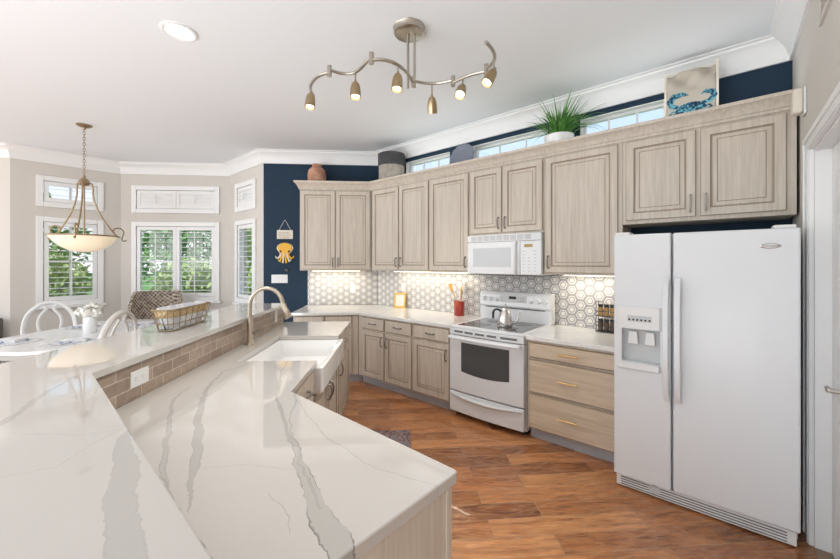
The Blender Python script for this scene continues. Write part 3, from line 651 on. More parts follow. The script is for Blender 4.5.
for xa, xb in ((-2.08, -1.975), (-1.955, -1.86), (-1.835, -1.735), (-1.705, -1.61), (-1.57, -1.41)):
    s = MB(); xs = [xa + (xb - xa) * i / 3 for i in range(4)]
    s.rings([[(x, bulge(x) - .0008, .855) for x in xs] + [(x, bulge(x) - .0008, .875) for x in xs[::-1]], [(x, bulge(x) - .0015, .855) for x in xs] + [(x, bulge(x) - .0015, .875) for x in xs[::-1]]]); s.build('vent_slot', mat('slot_grey', (.16, .16, .165), .5) if xa == -2.08 else bpy.data.materials['slot_grey'], vs_, M=I4, smooth=False)
MB().prism(curved(0, 0), .065, .262).build('storage_drawer', WHITE, rg, M=I4, bevel=.006)
dw_ = rg.children[-1]
lip = MB(); xs = [u0 + .015 + (u1 - u0 - .03) * i / 14 for i in range(15)]
lip.tube([(x, bulge(x) - .008 - .01 * (1 - (2 * i / 14 - 1) ** 2), .243 - .022 * (1 - (2 * i / 14 - 1) ** 2)) for i, x in enumerate(xs)], [.006 + .012 * (1 - (2 * i / 14 - 1) ** 2) for i in range(15)], 10); lip.build('drawer_handle', WHITE, dw_, M=I4)
for cx in (u0 + .05, u1 - .05):
    MB().lathe([(.001, 0), (.025, 0), (.022, .055), (.001, .055)], (cx, 3.10, 0), 14).build('foot', BLACK, rg, M=I4)
MB().box(u0 + .02, u1 - .02, 3.12, 3.68, .012, .05).build('kick_gap', DARK, rg, M=I4)
g = MB(); pr = [(3.60, .915), (3.60, 1.06), (3.585, 1.075), (3.60, 1.21), (3.615, 1.228), (3.70, 1.228), (3.70, .915)]
g.rings([[(u0 - .015, y, z) for y, z in pr], [(u1 + .005, y, z) for y, z in pr]], cap0=True); bgd = g.build('backguard', WHITE, rg, M=I4, bevel=.006)
MB().box(u0 + .06, u1 - .06, 3.594, 3.602, 1.052, 1.060).build('vent_gap', DARK, bgd, M=I4)
def vg(z): return 3.585 + (z - 1.075) / .135 * .015
MB().box(-1.90, -1.60, vg(1.155) - .004, vg(1.155) + .01, 1.105, 1.20).build('control_panel', GREYW, bgd, M=I4, bevel=.002)
MB().box(-1.80, -1.715, vg(1.17) - .006, vg(1.17), 1.155, 1.185).build('clock_display', BLACK, bgd, M=I4)
for i in range(3):
    for k in range(2): MB().box(-1.695 + i * .026, -1.682 + i * .026, vg(1.15) - .0055, vg(1.15), 1.135 + k * .032, 1.145 + k * .032).build('button', PEWTER, bgd, M=I4)
for x in (-2.10, -2.02, -1.945, -1.555, -1.475, -1.40):
    kb = MB(); kb.lathe([(.001, .0), (.03, .0), (.03, .006), (.022, .010), (.020, .030), (.001, .031)], (0, 0, 0), 20, tr(x, vg(1.15), 1.15) @ Matrix.Rotation(R(90), 4, 'X')); kb.box(x - .004, x + .004, vg(1.15) - .037, vg(1.15) - .028, 1.132, 1.168); kb.build('knob', WHITE, bgd, M=I4)
# kettle
kx, ky = -1.665, 3.238
kt = thing('kettle', tr(kx, ky, .919), 'brushed steel gooseneck kettle with black handle on the cooktop', 'kettle')
MB().lathe([(.001, .919), (.072, .919), (.074, .926), (.073, .96), (.066, 1.01), (.052, 1.06), (.040, 1.085), (.036, 1.092), (.001, 1.092)], (kx, ky, 0)).build('body', STEEL, kt, M=I4)
MB().lathe([(.036, 1.092), (.034, 1.102), (.014, 1.115), (.007, 1.118), (.010, 1.135), (.008, 1.145), (.001, 1.147)], (kx, ky, 0)).build('lid', STEEL, kt, M=I4)
q = lambda d, z: (kx + d * CT, ky + d * ST, z)
MB().tube([q(.068, .955), q(.10, .955), q(.122, .985), q(.128, 1.02), q(.138, 1.05), q(.152, 1.062)], [.010, .009, .007, .006, .006, .006]).build('spout', STEEL, kt, M=I4)
MB().tube([q(-.045, 1.075), q(-.075, 1.092), q(-.105, 1.085), q(-.116, 1.06), q(-.118, 1.0)], [.009, .010, .011, .012, .010]).build('handle', BLACK, kt, M=I4)

# ------------------------------------------------------------------ microwave
m0, m1, mf = -2.166, -1.339, 3.335
mw = thing('microwave', tr((m0 + m1) / 2, 3.53, 1.425), 'white over-the-range microwave hung between the upper cabinets', 'microwave')
MB().box(m0, m1, 3.36, 3.73, 1.425, 1.838).build('body', WHITE, mw, M=I4, bevel=.003)
MB().box(m0 + .01, m1 - .01, 3.37, 3.70, 1.418, 1.4255).build('underside', DARK, mw, M=I4)
md = MB().box(m0, -1.555, mf, 3.362, 1.43, 1.762).build('door', WHITE, mw, M=I4, bevel=.006)
MB().box(m0 + .075, -1.655, mf - .0015, mf + .004, 1.505, 1.70).build('door_window', MWGLASS, md, M=I4)
MB().tube([(-1.595, mf, 1.445), (-1.598, mf - .03, 1.475), (-1.598, mf - .036, 1.60), (-1.598, mf - .03, 1.725), (-1.595, mf, 1.752)], .015, 10).build('door_handle', WHITE, md, M=I4)
cp = MB().box(-1.552, m1, mf, 3.362, 1.43, 1.762).build('control_panel', WHITE, mw, M=I4, bevel=.006)
MB().box(-1.51, -1.425, mf - .0015, mf + .003, 1.70, 1.728).build('display', DISP, cp, M=I4)
for r_ in range(7):
    for c_ in range(3):
        if r_ in (0, 1) and c_ == 1: continue
        MB().box(-1.53 + c_ * .058, -1.505 + c_ * .058, mf - .001, mf + .003, 1.655 - r_ * .032, 1.664 - r_ * .032).build('button', GREYW, cp, M=I4)
vv = MB().box(m0, m1, mf, 3.362, 1.766, 1.838).build('vent_grille', WHITE, mw, M=I4, bevel=.004)
for i in range(9):
    x = m0 + .05 + i * .076; s = MB()
    for k in range(5): s.box(x, x + .066, mf - .001, mf + .004, 1.778 + k * .0105, 1.783 + k * .0105)
    s.build('vent_slats', mat('vent_grey', (.36, .35, .34), .6) if i == 0 else bpy.data.materials['vent_grey'], vv, M=I4)

# ------------------------------------------------------------------ refrigerator
f0, f1, ff = -.600, .298, 2.775; sp0, sp1 = -.274, -.262
fr = thing('refrigerator', tr(-.15, 3.15, 0), 'white side-by-side refrigerator with ice and water dispenser', 'refrigerator')
MB().box(f0 + .004, f1 - .004, 2.845, 3.60, .03, 1.735).build('body', WHITE, fr, M=I4, bevel=.004)
rd = MB().box(sp1, f1, ff, 2.838, .100, 1.738).build('door', WHITE, fr, M=I4, bevel=.009, seg=3)
ld = MB(); dx0, dx1, dz0, dz1 = -.552, -.330, .882, 1.105
ld.prism([(f0, ff + .006), (f0 + .006, ff), (dx0, ff), (dx0, 2.838), (f0, 2.838)], .100, 1.738); ld.prism([(dx1, ff), (sp0 - .006, ff), (sp0, ff + .006), (sp0, 2.838), (dx1, 2.838)], .100, 1.738)
ld.box(dx0, dx1, ff, 2.838, .100, dz0); ld.box(dx0, dx1, ff, 2.838, dz1, 1.738); ldo = ld.build('door', WHITE, fr, M=I4)
ds = MB(); ds.box(dx0, dx1, ff + .058, ff + .0625, dz0, dz1); ds.build('dispenser_recess', GREYW, ldo, M=I4)
dp = MB(); dp.prism([(-.585, ff), (-.575, ff - .012), (-.335, ff - .012), (-.318, ff)], 1.105, 1.255); dp.build('dispenser_panel', WHITE2, ldo, M=I4, bevel=.003)
MB().box(-.515, -.375, ff - .0135, ff - .010, 1.155, 1.195).build('button_strip', GREYW, ldo, M=I4)
for i in range(6): MB().lathe([(.001, 0), (.0065, 0), (.0065, .003), (.001, .003)], (0, 0, 0), 12, tr(-.503 + i * .0232, ff - .013, 1.168) @ Matrix.Rotation(R(90), 4, 'X')).build('button', BLACK, ldo, M=I4)
for i in range(2): 
    cx = -.488 + i * .098
    b = MB(); b.prism([(cx - .024, 1.085), (cx + .024, 1.085), (cx + .03, 1.0), (cx - .03, 1.0)], -ff - .035, -ff - .02, M=Matrix.Rotation(R(90), 4, 'X')); b.build('dispenser_paddle', WHITE2, ldo, M=I4, bevel=.003)
MB().prism([(-.58, ff + .0), (-.575, ff - .022), (-.335, ff - .022), (-.325, ff)], .835, .880).build('drip_tray', WHITE2, ldo, M=I4, bevel=.005)
def fhandle(x, w_, par):
    b = MB(); n = 16; rs = []
    for i in range(n + 1):
        t = i / n; z = .665 + (1.455 - .665) * t; d = .018 + .062 * (1 - (2 * t - 1) ** 4)
        rs.append([(x - w_ / 2, ff - d + .02, z), (x - w_ / 2 + .004, ff - d, z), (x + w_ / 2 - .004, ff - d, z), (x + w_ / 2, ff - d + .02, z)])
    b.rings(rs, cap0=True); b.box(x - w_ / 2, x + w_ / 2, ff - .02, ff + .001, .665, .72); b.box(x - w_ / 2, x + w_ / 2, ff - .02, ff + .001, 1.40, 1.455)
    b.build('handle', WHITE, par, M=I4)
fhandle(-.296, .034, ldo); fhandle(-.236, .036, rd)
MB().lathe([(.001, 0), (.045, 0), (.044, .004), (.036, .006), (.034, .003), (.001, .003)], (0, 0, 0), 28, tr(.180, ff - .0002, 1.642) @ Matrix.Rotation(R(90), 4, 'X') @ Matrix.Diagonal((1, .32, 1, 1))).build('badge', STEEL, rd, M=I4)
bdg = rd.children[-1]
def text(body, size, m, parent, M, name='lettering'):
    c = bpy.data.curves.new(name, 'FONT'); c.body = body; c.size = size; c.align_x = 'CENTER'; c.align_y = 'CENTER'; c.extrude = .0006
    o = bpy.data.objects.new(name, c); COL.objects.link(o); me = bpy.data.meshes.new_from_object(o); bpy.data.objects.remove(o); o = bpy.data.objects.new(name, me); COL.objects.link(o); me.materials.clear(); me.materials.append(m); o.parent = parent; o.matrix_parent_inverse = wm(parent).inverted(); o.matrix_basis = M; WM[o.name] = M.copy(); return o
text('Whirlpool', .015, BLACK, bdg, tr(.180, ff - .0045, 1.642) @ Matrix.Rotation(R(90), 4, 'X'))
for x in (f0 + .05, f1 - .06): MB().box(x - .045, x + .045, ff + .01, 2.92, 1.738, 1.757).build('hinge_cover', WHITE2, fr, M=I4, bevel=.006)
gr = MB().box(f0 + .012, f1 - .012, 2.80, 2.845, .012, .090).build('toe_grille', WHITE2, fr, M=I4, bevel=.003)
s = MB()
for k in range(4): s.box(f0 + .04, f1 - .05, 2.7985, 2.803, .022 + k * .016, .028 + k * .016)
s.build('grille_slots', mat('grille_grey', (.12, .12, .12), .6), gr, M=I4)
MB().lathe([(.001, 0), (.038, 0), (.036, .006), (.028, .006), (.026, .003), (.001, .003)], (0, 0, 0), 24, tr(-.365, 2.7985, .058) @ Matrix.Rotation(R(90), 4, 'X') @ Matrix.Diagonal((1, .75, 1, 1))).build('filter_cap', GREYW, gr, M=I4)

# ------------------------------------------------------------------ things on the back counter
cr = thing('utensil_crock', tr(-2.454, 3.60, .914), 'red glazed crock holding cooking utensils left of the range', 'crock')
MB().lathe([(.001, 0), (.060, 0), (.064, .01), (.066, .165), (.068, .172), (.062, .174), (.058, .165), (.056, .02), (.001, .02)], (0, 0, 0)).build('pot', RED, cr, M=tr(-2.454, 3.60, .914))
def utensil(dx, dy, lx, ly, top, head, m, label):
    t = thing('spatula' if head == 'flat' else 'spoon', tr(-2.454 + dx, 3.60 + dy, .95), label, 'utensil'); B = Vector((-2.454 + dx, 3.60 + dy, .94)); E_ = Vector((-2.454 + lx, 3.60 + ly, top)); d = (E_ - B)
    MB().tube([B, B + d * .7], .006).build('handle', m, t, M=I4)
    M_ = Matrix.Translation(B + d * .85) @ d.to_track_quat('Z', 'Y').to_matrix().to_4x4() @ rot(-40)
    h_ = MB()
    if head == 'flat': h_.prism([(-.018, -.05), (.018, -.05), (.032, .05), (-.032, .05)], -.003, .003, M=M_ @ Matrix.Rotation(R(90), 4, 'X'))
    else: h_.lathe([(.001, -.05), (.018, -.042), (.03, 0), (.028, .03), (.012, .048), (.001, .05)], (0, 0, 0), 16, M_ @ Matrix.Diagonal((1, .35, 1, 1)))
    h_.build('blade' if head == 'flat' else 'bowl', m, t, M=I4, bevel=.002 if head == 'flat' else 0)
utensil(.02, .01, -.11, -.05, 1.30, 'flat', WOODUT, 'golden wooden spatula leaning left in the red crock')
utensil(.0, .02, .01, .04, 1.27, 'spoon', WOODUT, 'wooden spoon standing upright in the red crock')
utensil(-.02, -.01, .09, .04, 1.27, 'spoon', WHITE2, 'white spoon leaning right in the red crock')
utensil(.01, .03, .05, .07, 1.33, 'flat', PAPER, 'cream spatula standing at the back of the red crock')
utensil(-.01, .03, -.04, .07, 1.32, 'spoon', PAPER, 'cream spoon at the back left of the red crock')
Mf = tr(-3.50, 3.655, .914) @ rot(18) @ Matrix.Rotation(R(-9), 4, 'X')
gf = thing('picture_frame', Mf, 'small gold picture frame standing on the back counter', 'picture frame')
b = MB(); 
for a in ((-.09, -.065, 0, .21), (.065, .09, 0, .21), (-.065, .065, 0, .025), (-.065, .065, .185, .21)): b.box(a[0], a[1], -.012, .008, a[2], a[3])
b.build('frame', GOLD, gf, bevel=.003); MB().box(-.066, .066, -.004, .004, .024, .186).build('print', PAPER, gf)
pt = MB()
for i, (wd, z) in enumerate(((.03, .135), (.06, .115), (.045, .095), (.05, .075))): pt.box(-wd / 2, wd / 2, -.0048, -.004, z, z + .005)
# rack of spices
Ms = tr(-.83, 3.615, .914)
sr = thing('spice_rack', Ms, 'two-tier wire spice rack beside the refrigerator', 'spice rack')
b = MB()
for z in (.01, .055, .145, .19):
    b.tube([(-.09, -.045, z), (.12, -.045, z), (.12, .045, z), (-.09, .045, z)], .003, 6, closed=True)
for x, y in ((-.09, -.045), (.12, -.045), (.12, .045), (-.09, .045)): b.tube([(x, y, 0), (x, y, .28)], .0035, 6)
b.box(-.09, .12, -.045, .045, .008, .012); b.box(-.09, .12, -.045, .045, .143, .147); b.build('frame', BLACK, sr)
for k, (z, m, nm) in enumerate(((.012, SPICED, 'dark'), (.147, SPICE, 'amber'))):
    for i in range(4):
        x = -.062 + i * .05; t = thing('spice_jar', Ms @ tr(x, 0, z), '%s spice jar with black lid on the %s tier of the wire rack' % (nm, ('lower', 'upper')[k]), 'jar', '%s spice jars in the wire rack' % nm)
        MB().lathe([(.001, 0), (.021, 0), (.021, .075), (.017, .08), (.001, .08)], seg=14).build('jar', m, t); MB().lathe([(.001, .08), (.021, .08), (.021, .105), (.001, .105)], seg=14).build('lid', BLACK, t)

# ------------------------------------------------------------------ things on top of the upper cabinets
Mp = MD @ tr(-1.075, 5.29, 2.64)
tag(MB().lathe([(.001, 0), (.095, 0), (.11, .02), (.128, .10), (.128, .18), (.115, .235), (.085, .268), (.066, .28), (.064, .30), (.072, .318), (.066, .322), (.054, .30), (.05, .25), (.001, .2)]).build('terracotta_jar', TERRA, M=Mp), 'terracotta jar on top of the diagonal wall cabinet', 'jar')
Mb = tr(-3.545, 3.545, 2.64)
bk = thing('woven_basket', Mb, 'woven basket with dark upper band on top of the corner cabinet', 'basket')
MB().lathe([(.001, 0), (.155, 0), (.175, .02), (.178, .24), (.170, .24), (.166, .02), (.001, .015)], seg=32).build('lower_weave', BASK, bk)
MB().lathe([(.178, .235), (.19, .26), (.19, .40), (.182, .405), (.18, .26), (.172, .235)], seg=32).build('upper_band', BASKD, bk)
for a in (40, 220):
    c_, s_ = math.cos(R(a)), math.sin(R(a)); t_ = Vector((-s_, c_, 0)); o_ = Vector((c_ * .19, s_ * .19, .38))
    MB().tube([o_ - t_ * .06, o_ - t_ * .05 + Vector((0, 0, .05)), o_ + Vector((0, 0, .075)), o_ + t_ * .05 + Vector((0, 0, .05)), o_ + t_ * .06], .008).build('handle', CREAM, bk)
Mpl = tr(-2.43, 3.58, 2.64) @ Matrix.Rotation(R(-10), 4, 'X')
b = MB(); n = 72; rr_ = lambda a, r: r * (1 + .06 * abs(math.sin(a * 7)))
rs = []
for r, y in ((.001, .02), (.10, .022), (.12, .012), (.165, 0), (.168, .006), (.12, .02), (.10, .03), (.001, .03)): rs.append([(rr_(2 * math.pi * i / n, r) * math.cos(2 * math.pi * i / n), y, .175 + rr_(2 * math.pi * i / n, r) * math.sin(2 * math.pi * i / n)) for i in range(n)])
b.rings(rs, cap1=False); tag(b.build('scalloped_plate', SLATE, M=Mpl), 'scalloped slate blue plate leaning on top of the cabinets', 'plate')
Mpp = tr(-1.245, 3.53, 2.64)
pp = thing('potted_plant', Mpp, 'spiky green grass plant in a white bowl on top of the cabinets', 'plant')
MB().lathe([(.001, 0), (.09, 0), (.12, .03), (.135, .10), (.14, .13), (.132, .132), (.12, .10), (.001, .09)]).build('pot', PORC, pp)
b = MB()
for i in range(170):
    a = random.uniform(0, 2 * math.pi); L_ = random.uniform(.22, .46); lean = random.uniform(.15, 1.0); r0 = random.uniform(0, .09)
    c_, s_ = math.cos(a), math.sin(a); px_, py_, z_ = r0 * c_, r0 * s_, .09; el = R(88 - lean * 30); n = 7; prev = None
    for k in range(n + 1):
        t = k / n; wd = .0075 * (1 - t ** 2.2) + .0004; v1 = b.bm.verts.new((px_ - s_ * wd, py_ + c_ * wd, z_)); v2 = b.bm.verts.new((px_ + s_ * wd, py_ - c_ * wd, z_ + .001))
        if prev: b.face([prev[0], prev[1], v2, v1])
        prev = (v1, v2); px_ += c_ * math.cos(el) * L_ / n; py_ += s_ * math.cos(el) * L_ / n; z_ += math.sin(el) * L_ / n; el -= lean * .30
        if py_ > .19: py_ = .19
b.build('foliage', LEAFM, pp)
# crab banner
Mc = tr(-.222, 3.545, 2.64) @ Matrix.Rotation(R(-2), 4, 'X')
cb = thing('crab_banner', Mc, 'canvas banner with a blue crab print, standing at the right end above the cabinets', 'banner')
b = MB(); b.box(-.172, -.157, -.008, .008, 0, .445); b.box(.157, .172, -.008, .008, 0, .47); b.tube([(-.18, 0, .435), (.18, 0, .435)], .007); b.tube([(-.165, 0, .04), (.165, 0, .04)], .007); b.tube([(.17, 0, .455), (.17, 0, .465), (.17, 0, .472)], [.006, .014, .012]); b.build('frame', CREAM, cb)
b = MB(); nx_, nz_ = 26, 26; vv_ = []
def cloth(x, z): k = max(0, (z - .27) / .15); return -.006 + .030 * k * math.sin(x * 30 + z * 26) + .018 * k * math.sin(x * 46 - z * 40) + .004 * math.sin(x * 17 - z * 12)
for j in range(nz_ + 1): vv_.append([b.bm.verts.new((-.155 + .31 * i / nx_, cloth(-.155 + .31 * i / nx_, .03 + .40 * j / nz_), .03 + .40 * j / nz_)) for i in range(nx_ + 1)])
for j in range(nz_):
    for i in range(nx_): b.face([vv_[j][i], vv_[j][i + 1], vv_[j + 1][i + 1], vv_[j + 1][i]])
clo = b.build('canvas', CANVAS, cb); so = clo.modifiers.new('thick', 'SOLIDIFY'); so.thickness = .002; so.offset = 1
def decal(b_, P, n_sub=None): 
    P = [(x * 1.18, (z - .165) * 1.2 + .125) for x, z in P]; vs1 = [b_.bm.verts.new((x, cloth(x, z) - .004, z)) for x, z in P]; f = b_.face(vs1)
b = MB()
def ell(cx, cz, rx, rz, n=18, rt=0): return [(cx + rx * math.cos(a) * math.cos(rt) - rz * math.sin(a) * math.sin(rt), cz + rx * math.cos(a) * math.sin(rt) + rz * math.sin(a) * math.cos(rt)) for a in [2 * math.pi * i / n for i in range(n)]]
def strip(P, W):
    L1, L2 = [], []
    for i, (x, z) in enumerate(P):
        a = P[max(0, i - 1)]; c_ = P[min(len(P) - 1, i + 1)]; d = Vector((c_[0] - a[0], c_[1] - a[1])).normalized(); w_ = W[i]
        L1.append((x - d.y * w_, z + d.x * w_)); L2.append((x + d.y * w_, z - d.x * w_))
    for i in range(len(P) - 1): decal(b, [L1[i], L1[i + 1], L2[i + 1], L2[i]])
for k in range(8): decal(b, [ell(0, .165, .082, .04)[i] for i in ((k * 2 + j) % 18 for j in range(4))] + [(0, .165)])
decal(b, [ell(0, .165, .082, .04)[i] for i in (16, 17, 0, 1)] + [(0, .165)])
strip([(-.06, .185), (-.10, .20), (-.115, .235), (-.09, .265), (-.045, .27), (-.01, .255)], [.012, .016, .022, .022, .016, .002])
strip([(.06, .185), (.10, .19), (.125, .215), (.115, .245), (.08, .255), (.055, .24)], [.010, .014, .020, .018, .012, .002])
for s_ in (-1, 1):
    for k in range(3): strip([(s_ * .06, .155 - k * .012), (s_ * (.10 + k * .005), .165 - k * .02), (s_ * (.13 - k * .01), .13 - k * .025)], [.007, .006, .002])
b.build('crab_print', CRABM, cb, smooth=False)

# ------------------------------------------------------------------ wall pieces
Msg = MDW @ tr(-1.585, -.001, 1.967)
sg = thing('hanging_sign', Msg, 'small whitewashed wooden sign hung by a string on the navy wall', 'sign')
MB().box(-.116, .116, -.012, -.001, -.066, .066).build('board', CREAM, sg, bevel=.004)
b = MB(); 
for row, (z, n_, x0_) in enumerate(((.022, 8, -.085), (-.012, 9, -.09), (-.042, 7, -.075))):
    for i in range(n_):
        x = x0_ + i * .0205; pp_ = [(x, -.0128, z - .010), (x + .006, -.0128, z + .010), (x + .010, -.0128, z - .006), (x + .015, -.0128, z + .008)]
        b.tube(pp_, .0016, 5)
b.build('script_marks', BROWNP, sg)
MB().tube([(-.085, -.006, .066), (-.005, -.004, .212), (.0, -.004, .215), (.005, -.004, .212), (.085, -.006, .066)], .003, 6).build('string', PAPER, sg)
Mo = MDW @ tr(-1.585, -.001, 1.685)
oc = thing('octopus_plaque', Mo, 'yellow octopus wall plaque with curled arms below the hanging sign', 'plaque')
def slabxz(P, y0, y1): 
    b_ = MB(); b_.prism([(x, z) for x, z in P], y0, y1, M=Matrix(((1, 0, 0, 0), (0, 0, -1, 0), (0, 1, 0, 0), (0, 0, 0, 1)))); return b_
head = [(.105 * math.cos(a) * (1 - .25 * max(0, -math.sin(a))), .075 + .085 * math.sin(a) * (1 if math.sin(a) > 0 else 1.25)) for a in [2 * math.pi * i / 28 for i in range(28)]]
slabxz([(x * 1.15, z + .0) for x, z in head], .001, .008).build('backing', CREAM, oc, bevel=.002)
slabxz(head, .008, .022).build('head', YEL, oc, bevel=.006)
for i, (x0_, x1_, dz) in enumerate(((-.05, -.125, -.055), (-.035, -.085, -.105), (-.012, -.03, -.125), (.012, .03, -.125), (.035, .085, -.105), (.05, .125, -.055))):
    MB().tube([(x0_, -.02, .0), (x0_ * 1.3, -.02, -.045), (x1_ * .8, -.02, dz - .02), (x1_, -.02, dz - .005), (x1_ * 1.05, -.02, dz + .018)], [.018, .016, .013, .010, .006]).build('arm', YEL if i % 2 else CREAM, oc)
for s_ in (-1, 1): MB().ball((s_ * .06, -.02, .03), .016).build('eye', BLACK, oc)
tag(MB().box(-.035, .02, -.03, -.0005, -.022, .022).build('wall_hook', mat('hook_dark', (.05, .05, .04), .5), M=MDW @ tr(-1.545, 0, 1.435), bevel=.006), 'small dark hook on the navy wall above the switch plate', 'hook')
# sensor on the right wall
sn = thing('motion_sensor', MR @ tr(.587, 0, 2.527), 'white rounded sensor on the right wall beside the cabinet crown', 'sensor')
MB().box(.545, .635, -.014, -.0005, 2.44, 2.605).build('base_plate', WHITE2, sn, M=MR, bevel=.01)
MB().box(.550, .630, -.060, -.0145, 2.45, 2.598).build('cover', CREAM, sn, M=MR, bevel=.013, seg=4)
MB().box(.5485, .57, -.026, -.020, 2.47, 2.58).build('seam', DARK, sn, M=MR)
vn = thing('air_vent', MR @ tr(1.35, 0, 2.88), 'beige return air grille high on the right wall', 'vent')
v_ = MB(); v_.box(1.072, 1.60, -.012, -.0005, 2.734, 2.76); v_.box(1.072, 1.60, -.012, -.0005, 2.98, 3.01); v_.box(1.072, 1.10, -.012, -.0005, 2.76, 2.98); v_.box(1.57, 1.60, -.012, -.0005, 2.76, 2.98); v_.build('frame', WALL, vn, M=MR)
v_ = MB()
for k in range(10): v_.box(1.10, 1.57, -.010, -.001, -.002, .002, M=tr(0, 0, 2.772 + k * .022) @ Matrix.Rotation(R(0), 4, 'X'))
v_.build('slats', WALL, vn, M=MR)

# ------------------------------------------------------------------ ceiling fittings
def spot(name, loc, d, power, angle=70, blend=.8, color=(1, .95, .88), size=.03):
    l = bpy.data.lights.new(name, 'SPOT'); l.energy = power; l.spot_size = R(angle); l.spot_blend = blend; l.color = color; l.shadow_soft_size = size
    o = bpy.data.objects.new(name, l); COL.objects.link(o); o.location = loc; o.rotation_euler = Vector(d).to_track_quat('-Z', 'Y').to_euler(); return o
rx, ry = -2.977, .837
rc = thing('recessed_light', tr(rx, ry, CEILZ), 'round recessed ceiling downlight, lit, at the upper left', 'light')
MB().lathe([(.085, -.001), (.115, -.001), (.115, -.008), (.10, -.012), (.085, -.006)], (0, 0, 0), 36, caps=False).build('trim_ring', TRIM, rc)
MB().lathe([(.001, -.004), (.086, -.004), (.086, -.002), (.001, -.002)], (0, 0, 0), 36).build('lens', CANON, rc)
spot('recessed_beam', (rx, ry, CEILZ - .03), (0, 0, -1), 30, 120, .8, (1, .93, .82), .08)
# wavy track light
TX, TY = -1.704, 1.876
tl = thing('track_light', tr(TX, TY, CEILZ), 'wavy brushed nickel track light with six small spot heads', 'light')
MB().lathe([(.001, 0), (.112, 0), (.113, -.004), (.108, -.012), (.105, -.04), (.095, -.046), (.001, -.046)], (TX, TY, CEILZ), 36).build('canopy', TRACKM, tl, M=I4)
for dx, dy in ((-.01, .0), (.03, .025)): MB().tube([(TX + dx, TY + dy, CEILZ - .04), (TX + dx, TY + dy, 2.80 - .02)], .009, 10).build('stem', TRACKM, tl, M=I4)
zz = 2.80
trackpts = [[(-2.35, 1.53), (-2.29, 1.465), (-2.21, 1.42), (-2.12, 1.393), (-2.05, 1.39), (-1.985, 1.41)], [(-1.985, 1.41), (-1.955, 1.49), (-1.90, 1.535), (-1.82, 1.53), (-1.73, 1.505), (-1.665, 1.49)],
            [(-1.665, 1.49), (-1.61, 1.535), (-1.58, 1.62), (-1.60, 1.74), (-1.66, 1.87)], [(-1.66, 1.87), (-1.62, 1.945), (-1.55, 2.01), (-1.445, 2.045)],
            [(-1.445, 2.045), (-1.36, 2.035), (-1.28, 2.04), (-1.195, 2.062)], [(-1.195, 2.062), (-1.13, 2.03), (-1.085, 1.975), (-1.06, 1.90), (-1.052, 1.81)]]
def smooth_path(P, n=5):
    o = []
    for i in range(len(P) - 1):
        p0, p1, p2, p3 = (Vector(P[max(i - 1, 0)]), Vector(P[i]), Vector(P[i + 1]), Vector(P[min(i + 2, len(P) - 1)]))
        for k in range(n):
            t = k / n; o.append(.5 * (2 * p1 + (p2 - p0) * t + (2 * p0 - 5 * p1 + 4 * p2 - p3) * t * t + (3 * p1 - p0 - 3 * p2 + p3) * t ** 3))
    return o + [Vector(P[-1])]
for i, P in enumerate(trackpts):
    MB().tube([(p.x, p.y, zz + (.012 if i % 2 else -.004)) for p in smooth_path(P)], .0105, 8, flat=1.0).build('track_bar', TRACKM, tl, M=I4)
    if i: MB().tube([(P[0][0], P[0][1], zz - .03), (P[0][0], P[0][1], zz + .04)], .015, 10).build('joint', TRACKM, tl, M=I4)
for i, ((x, y), (tx_, ty_, tz_)) in enumerate(zip([(-2.235, 1.432), (-1.873, 1.535), (-1.585, 1.64), (-1.585, 1.985), (-1.36, 2.036), (-1.10, 1.995)],
        [(.10, -.15, -1), (.12, -.1, -1), (.06, -.15, -1), (-.30, .45, -1), (.15, -.55, -.8), (-.25, -.5, -.9)])):
    d = Vector((tx_, ty_, tz_)).normalized(); top = Vector((x, y, zz - .06 if i != 3 else zz - .085)); Q = d.to_track_quat('Z', 'Y').to_matrix().to_4x4()
    MB().tube([(x, y, zz), (x, y, zz - .03), top], .006, 8).build('head_stem', TRACKM, tl, M=I4)
    hd = MB(); hd.lathe([(.001, -.022), (.007, -.02), (.009, -.006), (.016, -.002), (.026, .012), (.032, .035), (.035, .07), (.0355, .105), (.033, .105), (.032, .08), (.028, .045), (.001, .03)], (0, 0, 0), 20, Matrix.Translation(top) @ Q)
    hd = hd.build('lamp_head', mat('head_bronze', (.42, .32, .19), .3, 1) if i == 0 else bpy.data.materials['head_bronze'], tl, M=I4)
    bl = MB(); bl.lathe([(.001, .05), (.022, .06), (.028, .085), (.024, .097), (.001, .098)], (0, 0, 0), 18, Matrix.Translation(top) @ Q); bl.build('bulb', BULB, hd, M=I4)
    spot('track_beam', top + d * .12, d, 7 if i < 3 else 40, 95)
# pendant
PX, PY = cw(-4.03, 4.32)
pd_ = thing('pendant_light', tr(PX, PY, CEILZ), 'bronze bowl pendant with scrolled arms hanging over the dining table', 'light')
MP = tr(PX, PY, 0)
MB().lathe([(.001, 3.2), (.075, 3.2), (.075, 3.19), (.05, 3.175), (.02, 3.165), (.012, 3.14), (.001, 3.14)]).build('canopy', BRONZE, pd_, M=MP)
b = MB(); nl = 17
for i in range(nl):
    zc = 3.135 - (3.135 - 2.60) * i / (nl - 1); ax = i % 2
    b.tube([((.011 * math.cos(a) if not ax else 0), (.011 * math.cos(a) if ax else 0), zc + .023 * math.sin(a)) for a in [2 * math.pi * k / 10 for k in range(10)]], .0032, 6, closed=True)
b.build('chain', BRONZE, pd_, M=MP)
MB().lathe([(.001, 2.60), (.014, 2.595), (.016, 2.565), (.035, 2.55), (.052, 2.525), (.055, 2.50), (.042, 2.48), (.02, 2.47), (.001, 2.465)]).build('hub', BRONZE, pd_, M=MP)
MB().tube([(0, 0, 2.47), (0, 0, 1.80)], .009).build('rod', BRONZE, pd_, M=MP)
PS = .76
